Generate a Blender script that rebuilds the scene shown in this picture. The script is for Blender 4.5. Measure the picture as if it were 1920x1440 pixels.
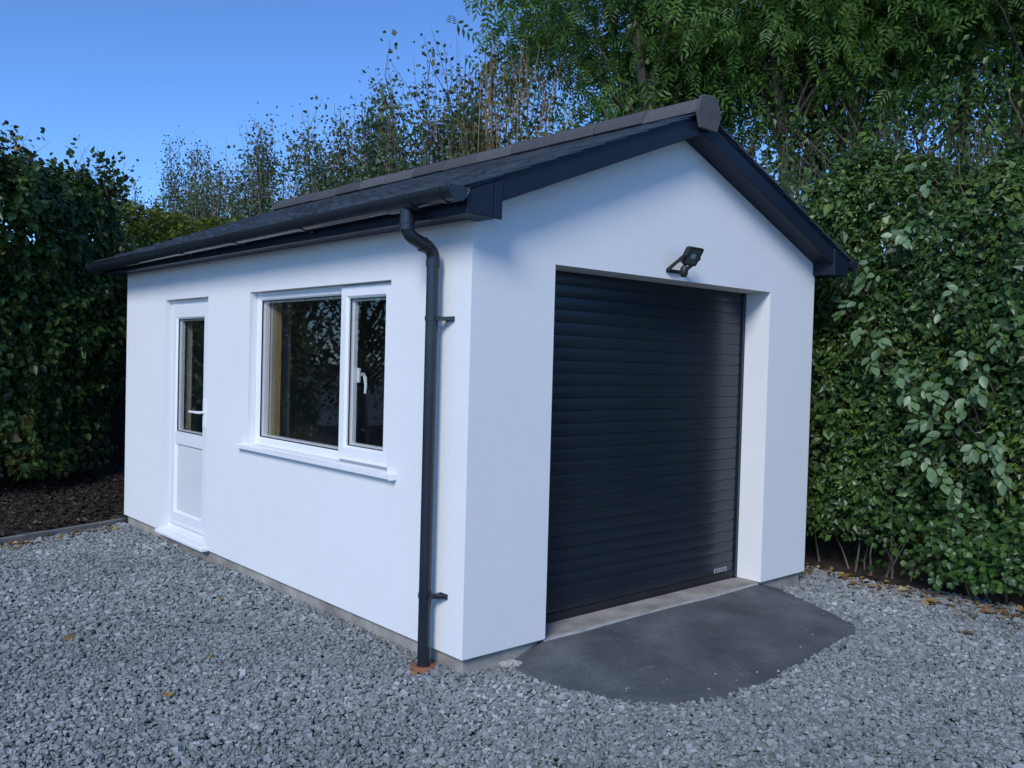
import bpy, bmesh, math, random
import numpy as np
from mathutils import Vector, Matrix
R = math.radians
random.seed(7)
rng = np.random.default_rng(11)
S = bpy.context.scene
for o in list(bpy.data.objects):
    bpy.data.objects.remove(o)
COL = S.collection

# ---------------------------------------------------------------- camera
CAM = Vector((-2.8906, -3.5693, 1.5725))
yaw, pitch, roll = 0.7291, -0.0263, 0.0269
fwd = Vector((math.sin(yaw)*math.cos(pitch), math.cos(yaw)*math.cos(pitch), math.sin(pitch)))
rgt = Vector((math.cos(yaw), -math.sin(yaw), 0)); upv = rgt.cross(fwd)
r_ = math.cos(roll)*rgt + math.sin(roll)*upv
u_ = -math.sin(roll)*rgt + math.cos(roll)*upv
cam = bpy.data.cameras.new('camera'); co = bpy.data.objects.new('camera', cam); COL.objects.link(co)
cam.sensor_width = 36; cam.lens = 1661.5/1920*36; cam.clip_start = 0.05; cam.clip_end = 600
m = Matrix((r_, u_, -fwd)).transposed().to_4x4(); m.translation = CAM
co.matrix_world = m
S.camera = co

# ---------------------------------------------------------------- sky, sun, exposure
SUN_DIR = Vector((-1.0, -0.6, 0.8)).normalized()        # towards the sun
sun_el = math.asin(SUN_DIR.z); sun_az = math.atan2(SUN_DIR.x, SUN_DIR.y)
w = bpy.data.worlds.new('World'); S.world = w; w.use_nodes = True
nt = w.node_tree; nt.nodes.clear()
wo = nt.nodes.new('ShaderNodeOutputWorld'); bg = nt.nodes.new('ShaderNodeBackground')
sky = nt.nodes.new('ShaderNodeTexSky'); sky.sky_type = 'NISHITA'; sky.sun_disc = False
sky.sun_elevation = sun_el; sky.sun_rotation = sun_az
sky.air_density = 0.7; sky.dust_density = 0.0; sky.ozone_density = 10.0
bg.inputs['Strength'].default_value = 0.118
nt.links.new(sky.outputs[0], bg.inputs[0]); nt.links.new(bg.outputs[0], wo.inputs[0])
sl = bpy.data.lights.new('sun', 'SUN'); sl.energy = 1.5; sl.angle = R(20); sl.color = (1.0, 0.995, 0.98)
so = bpy.data.objects.new('sun', sl); COL.objects.link(so)
so.rotation_euler = SUN_DIR.to_track_quat('Z', 'Y').to_euler()
S.view_settings.view_transform = 'Standard'; S.view_settings.look = 'None'
S.view_settings.exposure = 0.82; S.view_settings.gamma = 1
S.render.resolution_x, S.render.resolution_y = 1024, 768

# ---------------------------------------------------------------- materials
def nodes(name):
    mt = bpy.data.materials.new(name); mt.use_nodes = True
    n = mt.node_tree; n.nodes.clear()
    out = n.nodes.new('ShaderNodeOutputMaterial'); b = n.nodes.new('ShaderNodeBsdfPrincipled')
    n.links.new(b.outputs[0], out.inputs[0])
    return mt, n, b, out
def ramp(n, src, stops):
    r = n.nodes.new('ShaderNodeValToRGB'); e = r.color_ramp.elements
    while len(e) < len(stops): e.new(0.5)
    for k, (p, c) in enumerate(stops):
        e[k].position = p; e[k].color = (*c, 1)
    n.links.new(src, r.inputs[0]); return r
def noise(n, scale, detail=4, rough=0.55, coord='Object', stretch=None):
    tc = n.nodes.new('ShaderNodeTexCoord'); t = n.nodes.new('ShaderNodeTexNoise')
    t.inputs['Scale'].default_value = scale; t.inputs['Detail'].default_value = detail
    t.inputs['Roughness'].default_value = rough
    if stretch:
        mp = n.nodes.new('ShaderNodeMapping'); mp.inputs['Scale'].default_value = stretch
        n.links.new(tc.outputs[coord], mp.inputs[0]); n.links.new(mp.outputs[0], t.inputs[0])
    else:
        n.links.new(tc.outputs[coord], t.inputs[0])
    return t
def bump(n, b, src, strength, dist):
    bp = n.nodes.new('ShaderNodeBump'); bp.inputs['Strength'].default_value = strength
    bp.inputs['Distance'].default_value = dist
    n.links.new(src, bp.inputs['Height']); n.links.new(bp.outputs[0], b.inputs['Normal'])
def mat(name, c1, c2, scale=8, rough=0.6, bstr=0, bdist=0.002, bscale=None, detail=4, lo=0.35, hi=0.65, stretch=None, spec=0.5):
    mt, n, b, out = nodes(name)
    t = noise(n, scale, detail, stretch=stretch)
    r = ramp(n, t.outputs['Fac'], [(lo, c1), (hi, c2)])
    n.links.new(r.outputs[0], b.inputs['Base Color'])
    b.inputs['Roughness'].default_value = rough; b.inputs['Specular IOR Level'].default_value = spec
    if bstr:
        t2 = noise(n, bscale or scale, 5) if bscale else t
        bump(n, b, t2.outputs['Fac'], bstr, bdist)
    return mt
def island(name, stops, rough=0.5, spec=0.4, transl=0.0, tcol=None, nscale=None):
    mt, n, b, out = nodes(name)
    g = n.nodes.new('ShaderNodeNewGeometry')
    src = g.outputs['Random Per Island']
    if nscale:
        t = noise(n, nscale, 2)
        ad = n.nodes.new('ShaderNodeMath'); ad.operation = 'MULTIPLY_ADD'
        n.links.new(t.outputs['Fac'], ad.inputs[0]); ad.inputs[1].default_value = 1.1; ad.inputs[2].default_value = -0.55
        a2 = n.nodes.new('ShaderNodeMath'); a2.operation = 'ADD'; a2.use_clamp = True
        n.links.new(src, a2.inputs[0]); n.links.new(ad.outputs[0], a2.inputs[1]); src = a2.outputs[0]
    r = ramp(n, src, stops)
    n.links.new(r.outputs[0], b.inputs['Base Color'])
    b.inputs['Roughness'].default_value = rough; b.inputs['Specular IOR Level'].default_value = spec
    if transl:
        tr = n.nodes.new('ShaderNodeBsdfTranslucent'); mx = n.nodes.new('ShaderNodeMixShader')
        hs = n.nodes.new('ShaderNodeHueSaturation'); hs.inputs['Value'].default_value = 1.7; hs.inputs['Hue'].default_value = 0.485
        n.links.new(r.outputs[0], hs.inputs['Color']); n.links.new(hs.outputs[0], tr.inputs[0])
        mx.inputs[0].default_value = transl
        n.links.new(b.outputs[0], mx.inputs[1]); n.links.new(tr.outputs[0], mx.inputs[2])
        n.links.new(mx.outputs[0], out.inputs[0])
    return mt

M = {}
def mk_render():
    mt, n, b, out = nodes('white_render')
    t = noise(n, 1.3, 3); r = ramp(n, t.outputs['Fac'], [(0.3, (0.785, 0.785, 0.78)), (0.7, (0.815, 0.815, 0.81))])
    n.links.new(r.outputs[0], b.inputs['Base Color']); b.inputs['Roughness'].default_value = 0.85
    b.inputs['Specular IOR Level'].default_value = 0.25
    v = noise(n, 150, 3, 0.6); bump(n, b, v.outputs['Fac'], 0.7, 0.0045)
    return mt
M['render'] = mk_render()
M['plinth'] = mat('plinth_concrete', (0.20, 0.185, 0.165), (0.42, 0.395, 0.355), 4, 0.9, 0.5, 0.006, 60, detail=7, lo=0.32, hi=0.68)
M['anthracite'] = mat('anthracite_plastic', (0.0085, 0.0145, 0.029), (0.0105, 0.0175, 0.034), 3, 0.45, spec=0.3)
M['gutter'] = mat('gutter_plastic', (0.014, 0.0185, 0.026), (0.018, 0.023, 0.032), 4, 0.24, spec=0.5)
M['seal'] = mat('rubber_black', (0.01, 0.01, 0.011), (0.014, 0.014, 0.015), 4, 0.6)
M['door'] = mat('roller_door_paint', (0.0085, 0.0145, 0.0225), (0.0105, 0.0175, 0.0265), 2.5, 0.27, spec=0.55)
M['upvc'] = mat('white_upvc', (0.80, 0.81, 0.82), (0.83, 0.84, 0.85), 3, 0.28)
M['panel'] = mat('door_panel_upvc', (0.70, 0.70, 0.70), (0.73, 0.73, 0.73), 3, 0.4)
M['slate'] = island('slate', [(0, (0.030, 0.036, 0.046)), (0.5, (0.042, 0.050, 0.062)), (1, (0.062, 0.070, 0.084))], 0.5, 0.5)
def obj_rand(name, stops, rough, bscale=25, bstr=0.3):
    mt, n, b, out = nodes(name)
    oi = n.nodes.new('ShaderNodeObjectInfo'); t = noise(n, 9, 5)
    ad = n.nodes.new('ShaderNodeMath'); ad.operation = 'MULTIPLY_ADD'
    n.links.new(t.outputs['Fac'], ad.inputs[0]); ad.inputs[1].default_value = 0.9; ad.inputs[2].default_value = -0.45
    a2 = n.nodes.new('ShaderNodeMath'); a2.operation = 'ADD'; a2.use_clamp = True
    n.links.new(oi.outputs['Random'], a2.inputs[0]); n.links.new(ad.outputs[0], a2.inputs[1])
    r = ramp(n, a2.outputs[0], stops); n.links.new(r.outputs[0], b.inputs['Base Color'])
    b.inputs['Roughness'].default_value = rough
    t2 = noise(n, bscale, 5, stretch=(1, 0.4, 1)); bump(n, b, t2.outputs['Fac'], bstr, 0.004)
    return mt
M['slate1'] = obj_rand('natural_slate', [(0, (0.034, 0.042, 0.056)), (0.5, (0.046, 0.055, 0.072)), (1, (0.062, 0.073, 0.093))], 0.34, 25, 0.12)
M['ridge'] = obj_rand('ridge_concrete', [(0, (0.048, 0.048, 0.052)), (0.5, (0.068, 0.068, 0.072)), (1, (0.095, 0.095, 0.098))], 0.85, 60)
M['apron'] = None
def mk_apron():
    mt, n, b, out = nodes('apron_concrete')
    t = noise(n, 2.2, 6, 0.62); r = ramp(n, t.outputs['Fac'], [(0.32, (0.060, 0.068, 0.072)), (0.5, (0.098, 0.107, 0.112)), (0.68, (0.15, 0.16, 0.165))])
    t2 = noise(n, 7, 7, 0.7, stretch=(0.7, 2.2, 1)); r2 = ramp(n, t2.outputs['Fac'], [(0.60, (0, 0, 0)), (0.74, (1, 1, 1))])
    mx = n.nodes.new('ShaderNodeMixRGB'); mx.inputs[2].default_value = (0.19, 0.195, 0.20, 1)
    ml = n.nodes.new('ShaderNodeMath'); ml.operation = 'MULTIPLY'; ml.inputs[1].default_value = 0.75
    n.links.new(r2.outputs[0], ml.inputs[0]); n.links.new(ml.outputs[0], mx.inputs[0])
    n.links.new(r.outputs[0], mx.inputs[1]); n.links.new(mx.outputs[0], b.inputs['Base Color'])
    b.inputs['Roughness'].default_value = 0.88
    t3 = noise(n, 28, 8, 0.78); bump(n, b, t3.outputs['Fac'], 1.0, 0.016)
    return mt
M['apron'] = mk_apron()
M['threshold'] = mat('threshold_concrete', (0.27, 0.27, 0.268), (0.40, 0.40, 0.395), 7, 0.9, 0.6, 0.004, 50)
M['gravel'] = island('slate_chippings', [(0, (0.155, 0.173, 0.176)), (0.35, (0.212, 0.231, 0.233)), (0.8, (0.272, 0.291, 0.291)), (0.985, (0.32, 0.336, 0.336)), (1, (0.40, 0.41, 0.41))], 0.7, 0.3, nscale=0.9)
def mk_ground():
    mt, n, b, out = nodes('gravel_ground')
    tc = n.nodes.new('ShaderNodeTexCoord')
    v = n.nodes.new('ShaderNodeTexVoronoi'); v.inputs['Scale'].default_value = 45
    n.links.new(tc.outputs['Object'], v.inputs[0])
    sp = n.nodes.new('ShaderNodeSeparateColor'); n.links.new(v.outputs['Color'], sp.inputs[0])
    r = ramp(n, sp.outputs[0], [(0, (0.10, 0.115, 0.118)), (0.6, (0.18, 0.198, 0.2)), (1, (0.26, 0.275, 0.277))])
    n.links.new(r.outputs[0], b.inputs['Base Color']); b.inputs['Roughness'].default_value = 0.8
    bump(n, b, v.outputs['Distance'], 0.8, 0.02)
    return mt
M['ground'] = mk_ground()
M['soil'] = mat('bark_soil', (0.014, 0.010, 0.007), (0.036, 0.025, 0.018), 14, 0.95, 0.8, 0.03, 30)
M['bark'] = island('bark_chips', [(0, (0.012, 0.008, 0.006)), (0.6, (0.026, 0.018, 0.013)), (0.93, (0.055, 0.038, 0.027)), (1, (0.18, 0.13, 0.09))], 0.8)
M['litter'] = island('dry_leaves', [(0, (0.07, 0.035, 0.015)), (0.5, (0.17, 0.10, 0.035)), (0.85, (0.30, 0.20, 0.06)), (1, (0.42, 0.34, 0.2))], 0.7)
M['kerb'] = mat('edging_concrete', (0.10, 0.105, 0.11), (0.19, 0.195, 0.20), 9, 0.9, 0.4, 0.004, 50)
M['clay'] = mat('terracotta', (0.17, 0.060, 0.030), (0.27, 0.105, 0.052), 20, 0.75, 0.2, 0.002, 60)
M['mortar'] = mat('mortar', (0.30, 0.28, 0.25), (0.46, 0.44, 0.40), 30, 0.95, 0.6, 0.006, 60)
M['inner'] = mat('interior_block', (0.16, 0.155, 0.15), (0.22, 0.215, 0.21), 6, 0.95)
M['wood'] = mat('timber', (0.30, 0.19, 0.085), (0.42, 0.28, 0.13), 3, 0.6, stretch=(10, 10, 0.8))
M['liner'] = mat('board_lining', (0.34, 0.31, 0.25), (0.42, 0.385, 0.31), 6, 0.8)
M['blackmetal'] = mat('black_metal', (0.012, 0.012, 0.013), (0.017, 0.017, 0.018), 5, 0.45)
M['lampglass'] = mat('lamp_glass', (0.075, 0.085, 0.08), (0.10, 0.11, 0.10), 10, 0.12)
M['led'] = mat('led_chip', (0.30, 0.33, 0.36), (0.34, 0.37, 0.40), 60, 0.3)
M['plate'] = mat('badge_plate', (0.33, 0.35, 0.38), (0.40, 0.42, 0.45), 20, 0.3)
M['ink'] = mat('badge_ink', (0.03, 0.035, 0.04), (0.04, 0.045, 0.05), 20, 0.4)
M['chrome'] = mat('handle_metal', (0.70, 0.71, 0.73), (0.75, 0.76, 0.78), 10, 0.25)
M['bark_wood'] = mat('tree_bark', (0.050, 0.042, 0.032), (0.115, 0.098, 0.075), 6, 0.9, 0.6, 0.01, 20, stretch=(3, 3, 0.7))
M['twig'] = mat('twig_bark', (0.085, 0.065, 0.056), (0.16, 0.122, 0.105), 2, 0.8)
M['twig2'] = mat('twig_bark_ochre', (0.16, 0.095, 0.04), (0.24, 0.15, 0.07), 2, 0.8)
M['hcore'] = mat('hedge_inner_shade', (0.010, 0.012, 0.007), (0.028, 0.026, 0.016), 9, 0.95, 0.9, 0.05, 14)  # twig tone kept near black for the shade deep in the hedge
M['leafR'] = island('hedge_leaf', [(0, (0.022, 0.052, 0.014)), (0.5, (0.042, 0.090, 0.020)), (0.85, (0.075, 0.140, 0.028)), (1, (0.135, 0.20, 0.04))], 0.38, 0.45, 0.25, nscale=1.2)
M['leafRtop'] = island('hedge_shoot_leaf', [(0, (0.045, 0.090, 0.028)), (0.6, (0.075, 0.135, 0.040)), (1, (0.12, 0.185, 0.055))], 0.5, 0.35, 0.3)
M['leafL'] = island('beech_leaf', [(0, (0.022, 0.050, 0.013)), (0.6, (0.042, 0.088, 0.019)), (0.94, (0.075, 0.135, 0.026)), (1, (0.12, 0.085, 0.03))], 0.4, 0.45, 0.25, nscale=0.9)
M['leafBig'] = obj_rand('pale_leaf', [(0, (0.060, 0.115, 0.045)), (0.5, (0.090, 0.155, 0.066)), (1, (0.135, 0.21, 0.10))], 0.42, 40, 0.1)
M['ivy'] = island('ivy_leaf', [(0, (0.024, 0.062, 0.015)), (0.6, (0.044, 0.102, 0.022)), (1, (0.085, 0.165, 0.035))], 0.4, 0.45, 0.25)
M['leafSun'] = island('sunlit_leaf', [(0, (0.050, 0.085, 0.015)), (0.5, (0.105, 0.150, 0.024)), (1, (0.19, 0.22, 0.035))], 0.5, 0.35, 0.3)  # sunlight on the hedge painted in as yellower, lighter leaves
M['leafA'] = island('ash_leaf', [(0, (0.048, 0.105, 0.020)), (0.6, (0.088, 0.180, 0.034)), (1, (0.15, 0.245, 0.05))], 0.42, 0.4, 0.4, nscale=0.5)
M['leafU'] = island('young_tree_leaf', [(0, (0.036, 0.070, 0.028)), (0.6, (0.068, 0.118, 0.042)), (0.95, (0.12, 0.16, 0.052)), (1, (0.17, 0.12, 0.05))], 0.45, 0.4, 0.25)
def mk_glass():
    mt, n, b, out = nodes('window_glass')
    n.nodes.remove(b)
    tr = n.nodes.new('ShaderNodeBsdfTransparent'); tr.inputs[0].default_value = (0.95, 0.96, 0.955, 1)
    gl = n.nodes.new('ShaderNodeBsdfGlossy'); gl.inputs['Roughness'].default_value = 0.0
    fr = n.nodes.new('ShaderNodeFresnel'); fr.inputs[0].default_value = 1.5
    gm = n.nodes.new('ShaderNodeNewGeometry'); mr = n.nodes.new('ShaderNodeMath'); mr.operation = 'MULTIPLY_ADD'   # same reflectance on both faces of the thin pane
    n.links.new(gm.outputs['Backfacing'], mr.inputs[0]); mr.inputs[1].default_value = 1/1.5-1.5; mr.inputs[2].default_value = 1.5
    n.links.new(mr.outputs[0], fr.inputs[0])
    mx = n.nodes.new('ShaderNodeMixShader')
    n.links.new(fr.outputs[0], mx.inputs[0]); n.links.new(tr.outputs[0], mx.inputs[1]); n.links.new(gl.outputs[0], mx.inputs[2])
    n.links.new(mx.outputs[0], out.inputs[0])
    return mt
M['glass'] = mk_glass()

# ---------------------------------------------------------------- mesh helpers
class G:
    def __init__(s): s.v = []; s.f = []; s.mi = []
    def add(s, vs, fs, mi=0):
        o = len(s.v); s.v += [tuple(v) for v in vs]; s.f += [tuple(i+o for i in f) for f in fs]; s.mi += [mi]*len(fs); return s
    def box(s, x0, x1, y0, y1, z0, z1, mi=0):
        v = [(x, y, z) for x in (x0, x1) for y in (y0, y1) for z in (z0, z1)]
        return s.add(v, [(0,1,3,2),(4,6,7,5),(0,4,5,1),(2,3,7,6),(0,2,6,4),(1,5,7,3)], mi)
    def prism(s, poly, axis, a, b, mi=0):
        def p(q, t):
            return {0:(t,q[0],q[1]), 1:(q[0],t,q[1]), 2:(q[0],q[1],t)}[axis]
        n = len(poly)
        v = [p(q, a) for q in poly] + [p(q, b) for q in poly]
        f = [tuple(range(n-1, -1, -1)), tuple(range(n, 2*n))] + [(i, (i+1) % n, n+(i+1) % n, n+i) for i in range(n)]
        return s.add(v, f, mi)
    def ring(s, y0, y1, z0, z1, wd, xf, xb, ch=0.014):
        """rectangular frame lying in the YZ plane, front face at xf, inner edge chamfered"""
        def rect(k, x): return [(x, y0+k, z0+k), (x, y1-k, z0+k), (x, y1-k, z1-k), (x, y0+k, z1-k)]
        L = [rect(0, xb), rect(0, xf+0.004), rect(0.004, xf), rect(wd-ch, xf), rect(wd, xf+ch), rect(wd, xb)]
        v = [q for l in L for q in l]; f = []
        for a in range(len(L)):
            b = (a+1) % len(L)
            for i in range(4):
                j = (i+1) % 4; f.append((a*4+i, a*4+j, b*4+j, b*4+i))
        return s.add(v, f)
    def tube(s, pts, rad, n=12, cap=True, mi=0):
        pts = [Vector(p) for p in pts]; k = len(pts)
        if not hasattr(rad, '__len__'): rad = [rad]*k
        base = len(s.v); ref = None; vs = []; fs = []
        for i, p in enumerate(pts):
            t = (pts[min(i+1, k-1)] - pts[max(i-1, 0)]).normalized()
            if ref is None:
                ref = t.orthogonal().normalized()
            a = (ref - t*ref.dot(t)).normalized(); b = t.cross(a); ref = a
            for j in range(n):
                q = 2*math.pi*j/n; vs.append(p + (a*math.cos(q)+b*math.sin(q))*rad[i])
        for i in range(k-1):
            for j in range(n):
                j2 = (j+1) % n; fs.append((i*n+j, i*n+j2, (i+1)*n+j2, (i+1)*n+j))
        if cap:
            fs.append(tuple(range(n-1, -1, -1))); fs.append(tuple((k-1)*n+j for j in range(n)))
        return s.add(vs, fs, mi)
    def mesh(s, name):
        me = bpy.data.meshes.new(name); me.from_pydata(s.v, [], s.f)
        bm = bmesh.new(); bm.from_mesh(me); bmesh.ops.recalc_face_normals(bm, faces=bm.faces); bm.to_mesh(me); bm.free()
        if any(s.mi): me.polygons.foreach_set('material_index', s.mi)
        me.update(); return me
def tag(o, label=None, cat=None, group=None, kind=None):
    if label: o['label'] = label
    if cat: o['category'] = cat
    if group: o['group'] = group
    if kind: o['kind'] = kind
    return o
def link(name, me, mats, parent=None, bevel=0, smooth=False, loc=None, segs=2):
    o = bpy.data.objects.new(name, me); COL.objects.link(o)
    for k in (mats if isinstance(mats, (list, tuple)) else [mats]):
        if len(me.materials) < (len(mats) if isinstance(mats, (list, tuple)) else 1): me.materials.append(M[k])
    if parent: o.parent = parent
    if loc: o.location = loc
    if smooth:
        me.polygons.foreach_set('use_smooth', [True]*len(me.polygons))
        if smooth is not True: me.set_sharp_from_angle(angle=R(smooth))
    if bevel:
        b = o.modifiers.new('bevel', 'BEVEL'); b.width = bevel; b.segments = segs; b.limit_method = 'ANGLE'; b.angle_limit = R(35)
    return o
def obj(name, g, mats, parent=None, **k):
    return link(name, g.mesh(name), mats, parent, **k)
def empty(name, loc, label, cat, group=None):
    o = bpy.data.objects.new(name, None); COL.objects.link(o); o.location = loc; o.empty_display_size = 0.2
    return tag(o, label, cat, group)
def np_mesh(name, V, F):
    """V (n,3) float, F (m,k) int"""
    me = bpy.data.meshes.new(name); n, k = F.shape
    me.vertices.add(len(V)); me.vertices.foreach_set('co', np.ascontiguousarray(V, dtype=np.float32).ravel())
    me.loops.add(n*k); me.loops.foreach_set('vertex_index', np.ascontiguousarray(F, dtype=np.int32).ravel())
    me.polygons.add(n); me.polygons.foreach_set('loop_start', np.arange(0, n*k, k, dtype=np.int32))
    me.polygons.foreach_set('loop_total', np.full(n, k, dtype=np.int32))
    me.update(calc_edges=True); me.validate(); me.shade_flat(); return me
def nrm(a): return a/np.maximum(np.linalg.norm(a, axis=-1, keepdims=True), 1e-9)
# leaf prototypes: length along y, width along x, normal z
LEAF2 = (np.array([(0,0,0),(0.30,0.45,0.06),(0,1,-0.06),(-0.30,0.45,0.06)], float), np.array([(0,1,2),(0,2,3)]))
LEAF6 = (np.array([(0,0,0),(0.25,0.25,0.07),(0.31,0.52,0.06),(0,1,-0.12),(-0.31,0.52,0.06),(-0.25,0.25,0.07),(0,0.5,0.0)], float),
         np.array([(0,1,6),(1,2,6),(2,3,6),(3,4,6),(4,5,6),(5,0,6)]))
def ash_proto():
    V = []; F = []
    def lf(p, d, L, W):
        d = np.array(d, float); d /= np.linalg.norm(d); n = np.array([0,0,1.0]); x = np.cross(d, n); x /= np.linalg.norm(x)
        o = len(V)
        for a, b, c in ((0,0,0),(W,0.45,0.03),(0,1,-0.10),(-W,0.45,0.03)): V.append(np.array(p)+x*a*L+d*b*L+n*c*L)
        F.extend([(o,o+1,o+2),(o,o+2,o+3)])
    for k in range(4):
        y = 0.22+0.2*k; z = -0.16*y*y
        for sx in (-1, 1): lf((0, y, z), (sx*0.85, 0.6, -0.25), 0.38-0.03*k, 0.16)
    lf((0, 0.95, -0.15), (0, 1, -0.4), 0.36, 0.17)
    return np.array(V), np.array(F)
ASH = ash_proto()
def scatter(name, P, D, N, size, proto, width=None):
    n = len(P); PV, PF = proto; k = len(PV)
    D = nrm(D); X = nrm(np.cross(D, N)); N2 = np.cross(X, D)
    size = np.broadcast_to(size, (n,)); wd = np.ones(n) if width is None else width
    V = (P[:, None, :] + size[:, None, None]*(PV[None, :, 0:1]*wd[:, None, None]*X[:, None, :] + PV[None, :, 1:2]*D[:, None, :] + PV[None, :, 2:3]*N2[:, None, :]))
    F = (PF[None] + (np.arange(n)*k)[:, None, None]).reshape(-1, PF.shape[1])
    return np_mesh(name, V.reshape(-1, 3), F)
_w = rng.normal(size=(24, 3)); _p = rng.uniform(0, 6.28, 24)
def fnoise(P, scale, k0=0, k=8):
    """cheap smooth noise, about -1..1"""
    a = np.zeros(len(P))
    for i in range(k0, k0+k): a += np.sin(P@_w[i % 24]*scale*(1+0.23*i) + _p[i % 24])/(1+0.15*i)
    return a/2.6

# ================================================================ GROUND
g = G(); n = 1; g.add([(-150,-150,-0.13),(150,-150,-0.13),(150,150,-0.13),(-150,150,-0.13)], [(0,1,2,3)])
tag(obj('ground', g, 'ground'), kind='structure')

H = 2.30; W = 3.394; L = 5.206; T = 0.30
X0, X1, DZ = 0.6015, 2.789, 2.119
OH = 0.165; SL = 0.394; ZE = 2.505                # slate top z at x=0
def ztop(x): return ZE + SL*(x if x <= W/2 else W-x)
GZ = -0.105                                       # gravel level

# apron
AP = [(0.60,0.03),(0.345,0.03),(0.285,-0.16),(0.315,-0.42),(0.40,-0.69),(0.60,-0.92),(0.90,-1.03),(1.30,-1.035),(1.75,-0.985),(2.20,-0.935),(2.50,-0.905),(2.66,-0.84),(2.77,-0.66),(2.89,-0.40),(3.02,-0.14),(3.12,0.03),(2.80,0.03)]
g = G(); top = []
def inside(px, py, poly):
    c = np.zeros(np.shape(px), bool); n = len(poly)
    for i in range(n):
        (x1, y1), (x2, y2) = poly[i], poly[(i+1) % n]
        c ^= ((y1 > py) != (y2 > py)) & (px < (x2-x1)*(py-y1)/(y2-y1+1e-12)+x1)
    return c
# radial rings from a spine along the threshold
ctr = [(min(max(x, 0.62), 2.78), 0.03) for x, y in AP]
rings = 9
for k in range(rings+1):
    t = k/rings
    for (x, y), (cx, cy) in zip(AP, ctr):
        xx = cx+(x-cx)*t; yy = cy+(y-cy)*t
        z = -0.013 - 0.092*t**0.85 + 0.004*math.sin(5*xx+3*yy)
        if k == rings: z = -0.118
        if (x, y) in ((0.60, 0.03), (2.80, 0.03)): z = -0.016
        top.append((xx+0.020*math.sin(17*yy+9*xx)*t, yy+0.020*math.sin(13*xx+2)*t*(yy < 0.02), z))
na = len(AP); fs = []
for k in range(rings):
    for i in range(na-1):
        fs.append((k*na+i, k*na+i+1, (k+1)*na+i+1, (k+1)*na+i))
g.add(top, fs); g.add([(x, y, -0.20) for x, y in AP], [tuple(range(na))])
ap = obj('concrete_apron', g, 'apron', smooth=True); tag(ap, kind='structure')
s = ap.modifiers.new('sub', 'SUBSURF'); s.levels = s.render_levels = 2; s.subdivision_type = 'SIMPLE'

# planting bed, edging
g = G()
bedl = [(-4.5,3.55),(-1.15,4.90),(0.06,5.33),(0.06,5.9),(4.5,5.9),(4.5,14),(-8,14),(-8,3.0)]
V = []; nx, ny = 60, 50
xs = np.linspace(-8, 5, nx); ys = np.linspace(3.2, 13, ny)
poly = bedl
vid = {}
for i in range(nx):
    for j in range(ny):
        x, y = xs[i], ys[j]
        ye = 4.90+(x+1.15)*0.37 if x < 0.06 else 5.9
        d = y-ye
        z = -0.09+0.17*min(max(d/1.6, 0), 1)+0.02*math.sin(4*x+1)*math.sin(3.3*y)
        if d < 0: z = -0.30
        vid[i, j] = len(g.v); g.v.append((x, y, z))
for i in range(nx-1):
    for j in range(ny-1):
        g.f.append((vid[i,j], vid[i+1,j], vid[i+1,j+1], vid[i,j+1])); g.mi.append(0)
tag(obj('planting_bed', g, 'soil', smooth=True), kind='structure')
ke = empty('garden_edging', (-1.15, 4.9, -0.1), 'low grey concrete edging kerb between bark bed and gravel at left', 'edging')
a = Vector((-3.75, 3.86, 0)); b = Vector((0.032, 5.275, 0)); d = (b-a).normalized(); ln = (b-a).length; nk = 5
for i in range(nk):
    g = G(); s0 = ln*i/nk+0.003; s1 = ln*(i+1)/nk-0.003
    g.box(s0, s1, -0.026, 0.026, -0.09, 0.052+0.004*(i % 2))
    o = obj('edging_stone', g, 'kerb', ke, bevel=0.006)
    o.matrix_parent_inverse = Matrix(); o.location = Vector(a)+Vector((0, 0.003*(i % 2), -0.10))-ke.location*1; o.location.z = 0
    o.rotation_euler.z = math.atan2(d.y, d.x)
ke.location = ke.location
bed_n = 22000
px = rng.uniform(-3.5, 1.2, bed_n); py = rng.uniform(3.9, 9, bed_n)
ye = 4.90+(px+1.15)*0.37; d = py-ye; k = (d > 0.05) & ((px < 0.0) | (py > 5.3)); px, py, d = px[k], py[k], d[k]
CUBE = np.array([(x, y, z) for x in (-.5, .5) for y in (-.5, .5) for z in (-.5, .5)])
CF = np.array([(0,1,3,2),(4,6,7,5),(0,4,5,1),(2,3,7,6),(0,2,6,4),(1,5,7,3)])
def chips(name, P, sx, sy, sz, tilt, jit=0.22):
    n = len(P); az = rng.uniform(0, 6.283, n)
    N = nrm(np.stack([rng.normal(0, tilt, n), rng.normal(0, tilt, n), np.ones(n)], 1))
    D = np.stack([np.cos(az), np.sin(az), np.zeros(n)], 1); D = nrm(D-N*np.sum(D*N, 1, keepdims=True)); X = np.cross(D, N)
    loc = CUBE[None]+rng.uniform(-jit, jit, (n, 8, 3))
    V = P[:, None, :]+loc[:, :, 0:1]*sx[:, None, None]*X[:, None]+loc[:, :, 1:2]*sy[:, None, None]*D[:, None]+loc[:, :, 2:3]*sz[:, None, None]*N[:, None]
    F = (CF[None]+(np.arange(n)*8)[:, None, None]).reshape(-1, 4)
    return np_mesh(name, V.reshape(-1, 3), F)
z = -0.075+0.17*np.clip(d/1.6, 0, 1)+0.02*np.sin(4*px+1)*np.sin(3.3*py)+rng.uniform(0, .02, len(px))
me = chips('bark_chips', np.stack([px, py, z], 1), rng.uniform(.010, .026, len(px)), rng.uniform(.018, .055, len(px)), rng.uniform(.004, .010, len(px)), 0.4)
tag(link('bark_chips', me, 'bark'), 'dark brown bark chippings spread over the planting bed', 'bark chips', kind='stuff')

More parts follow.
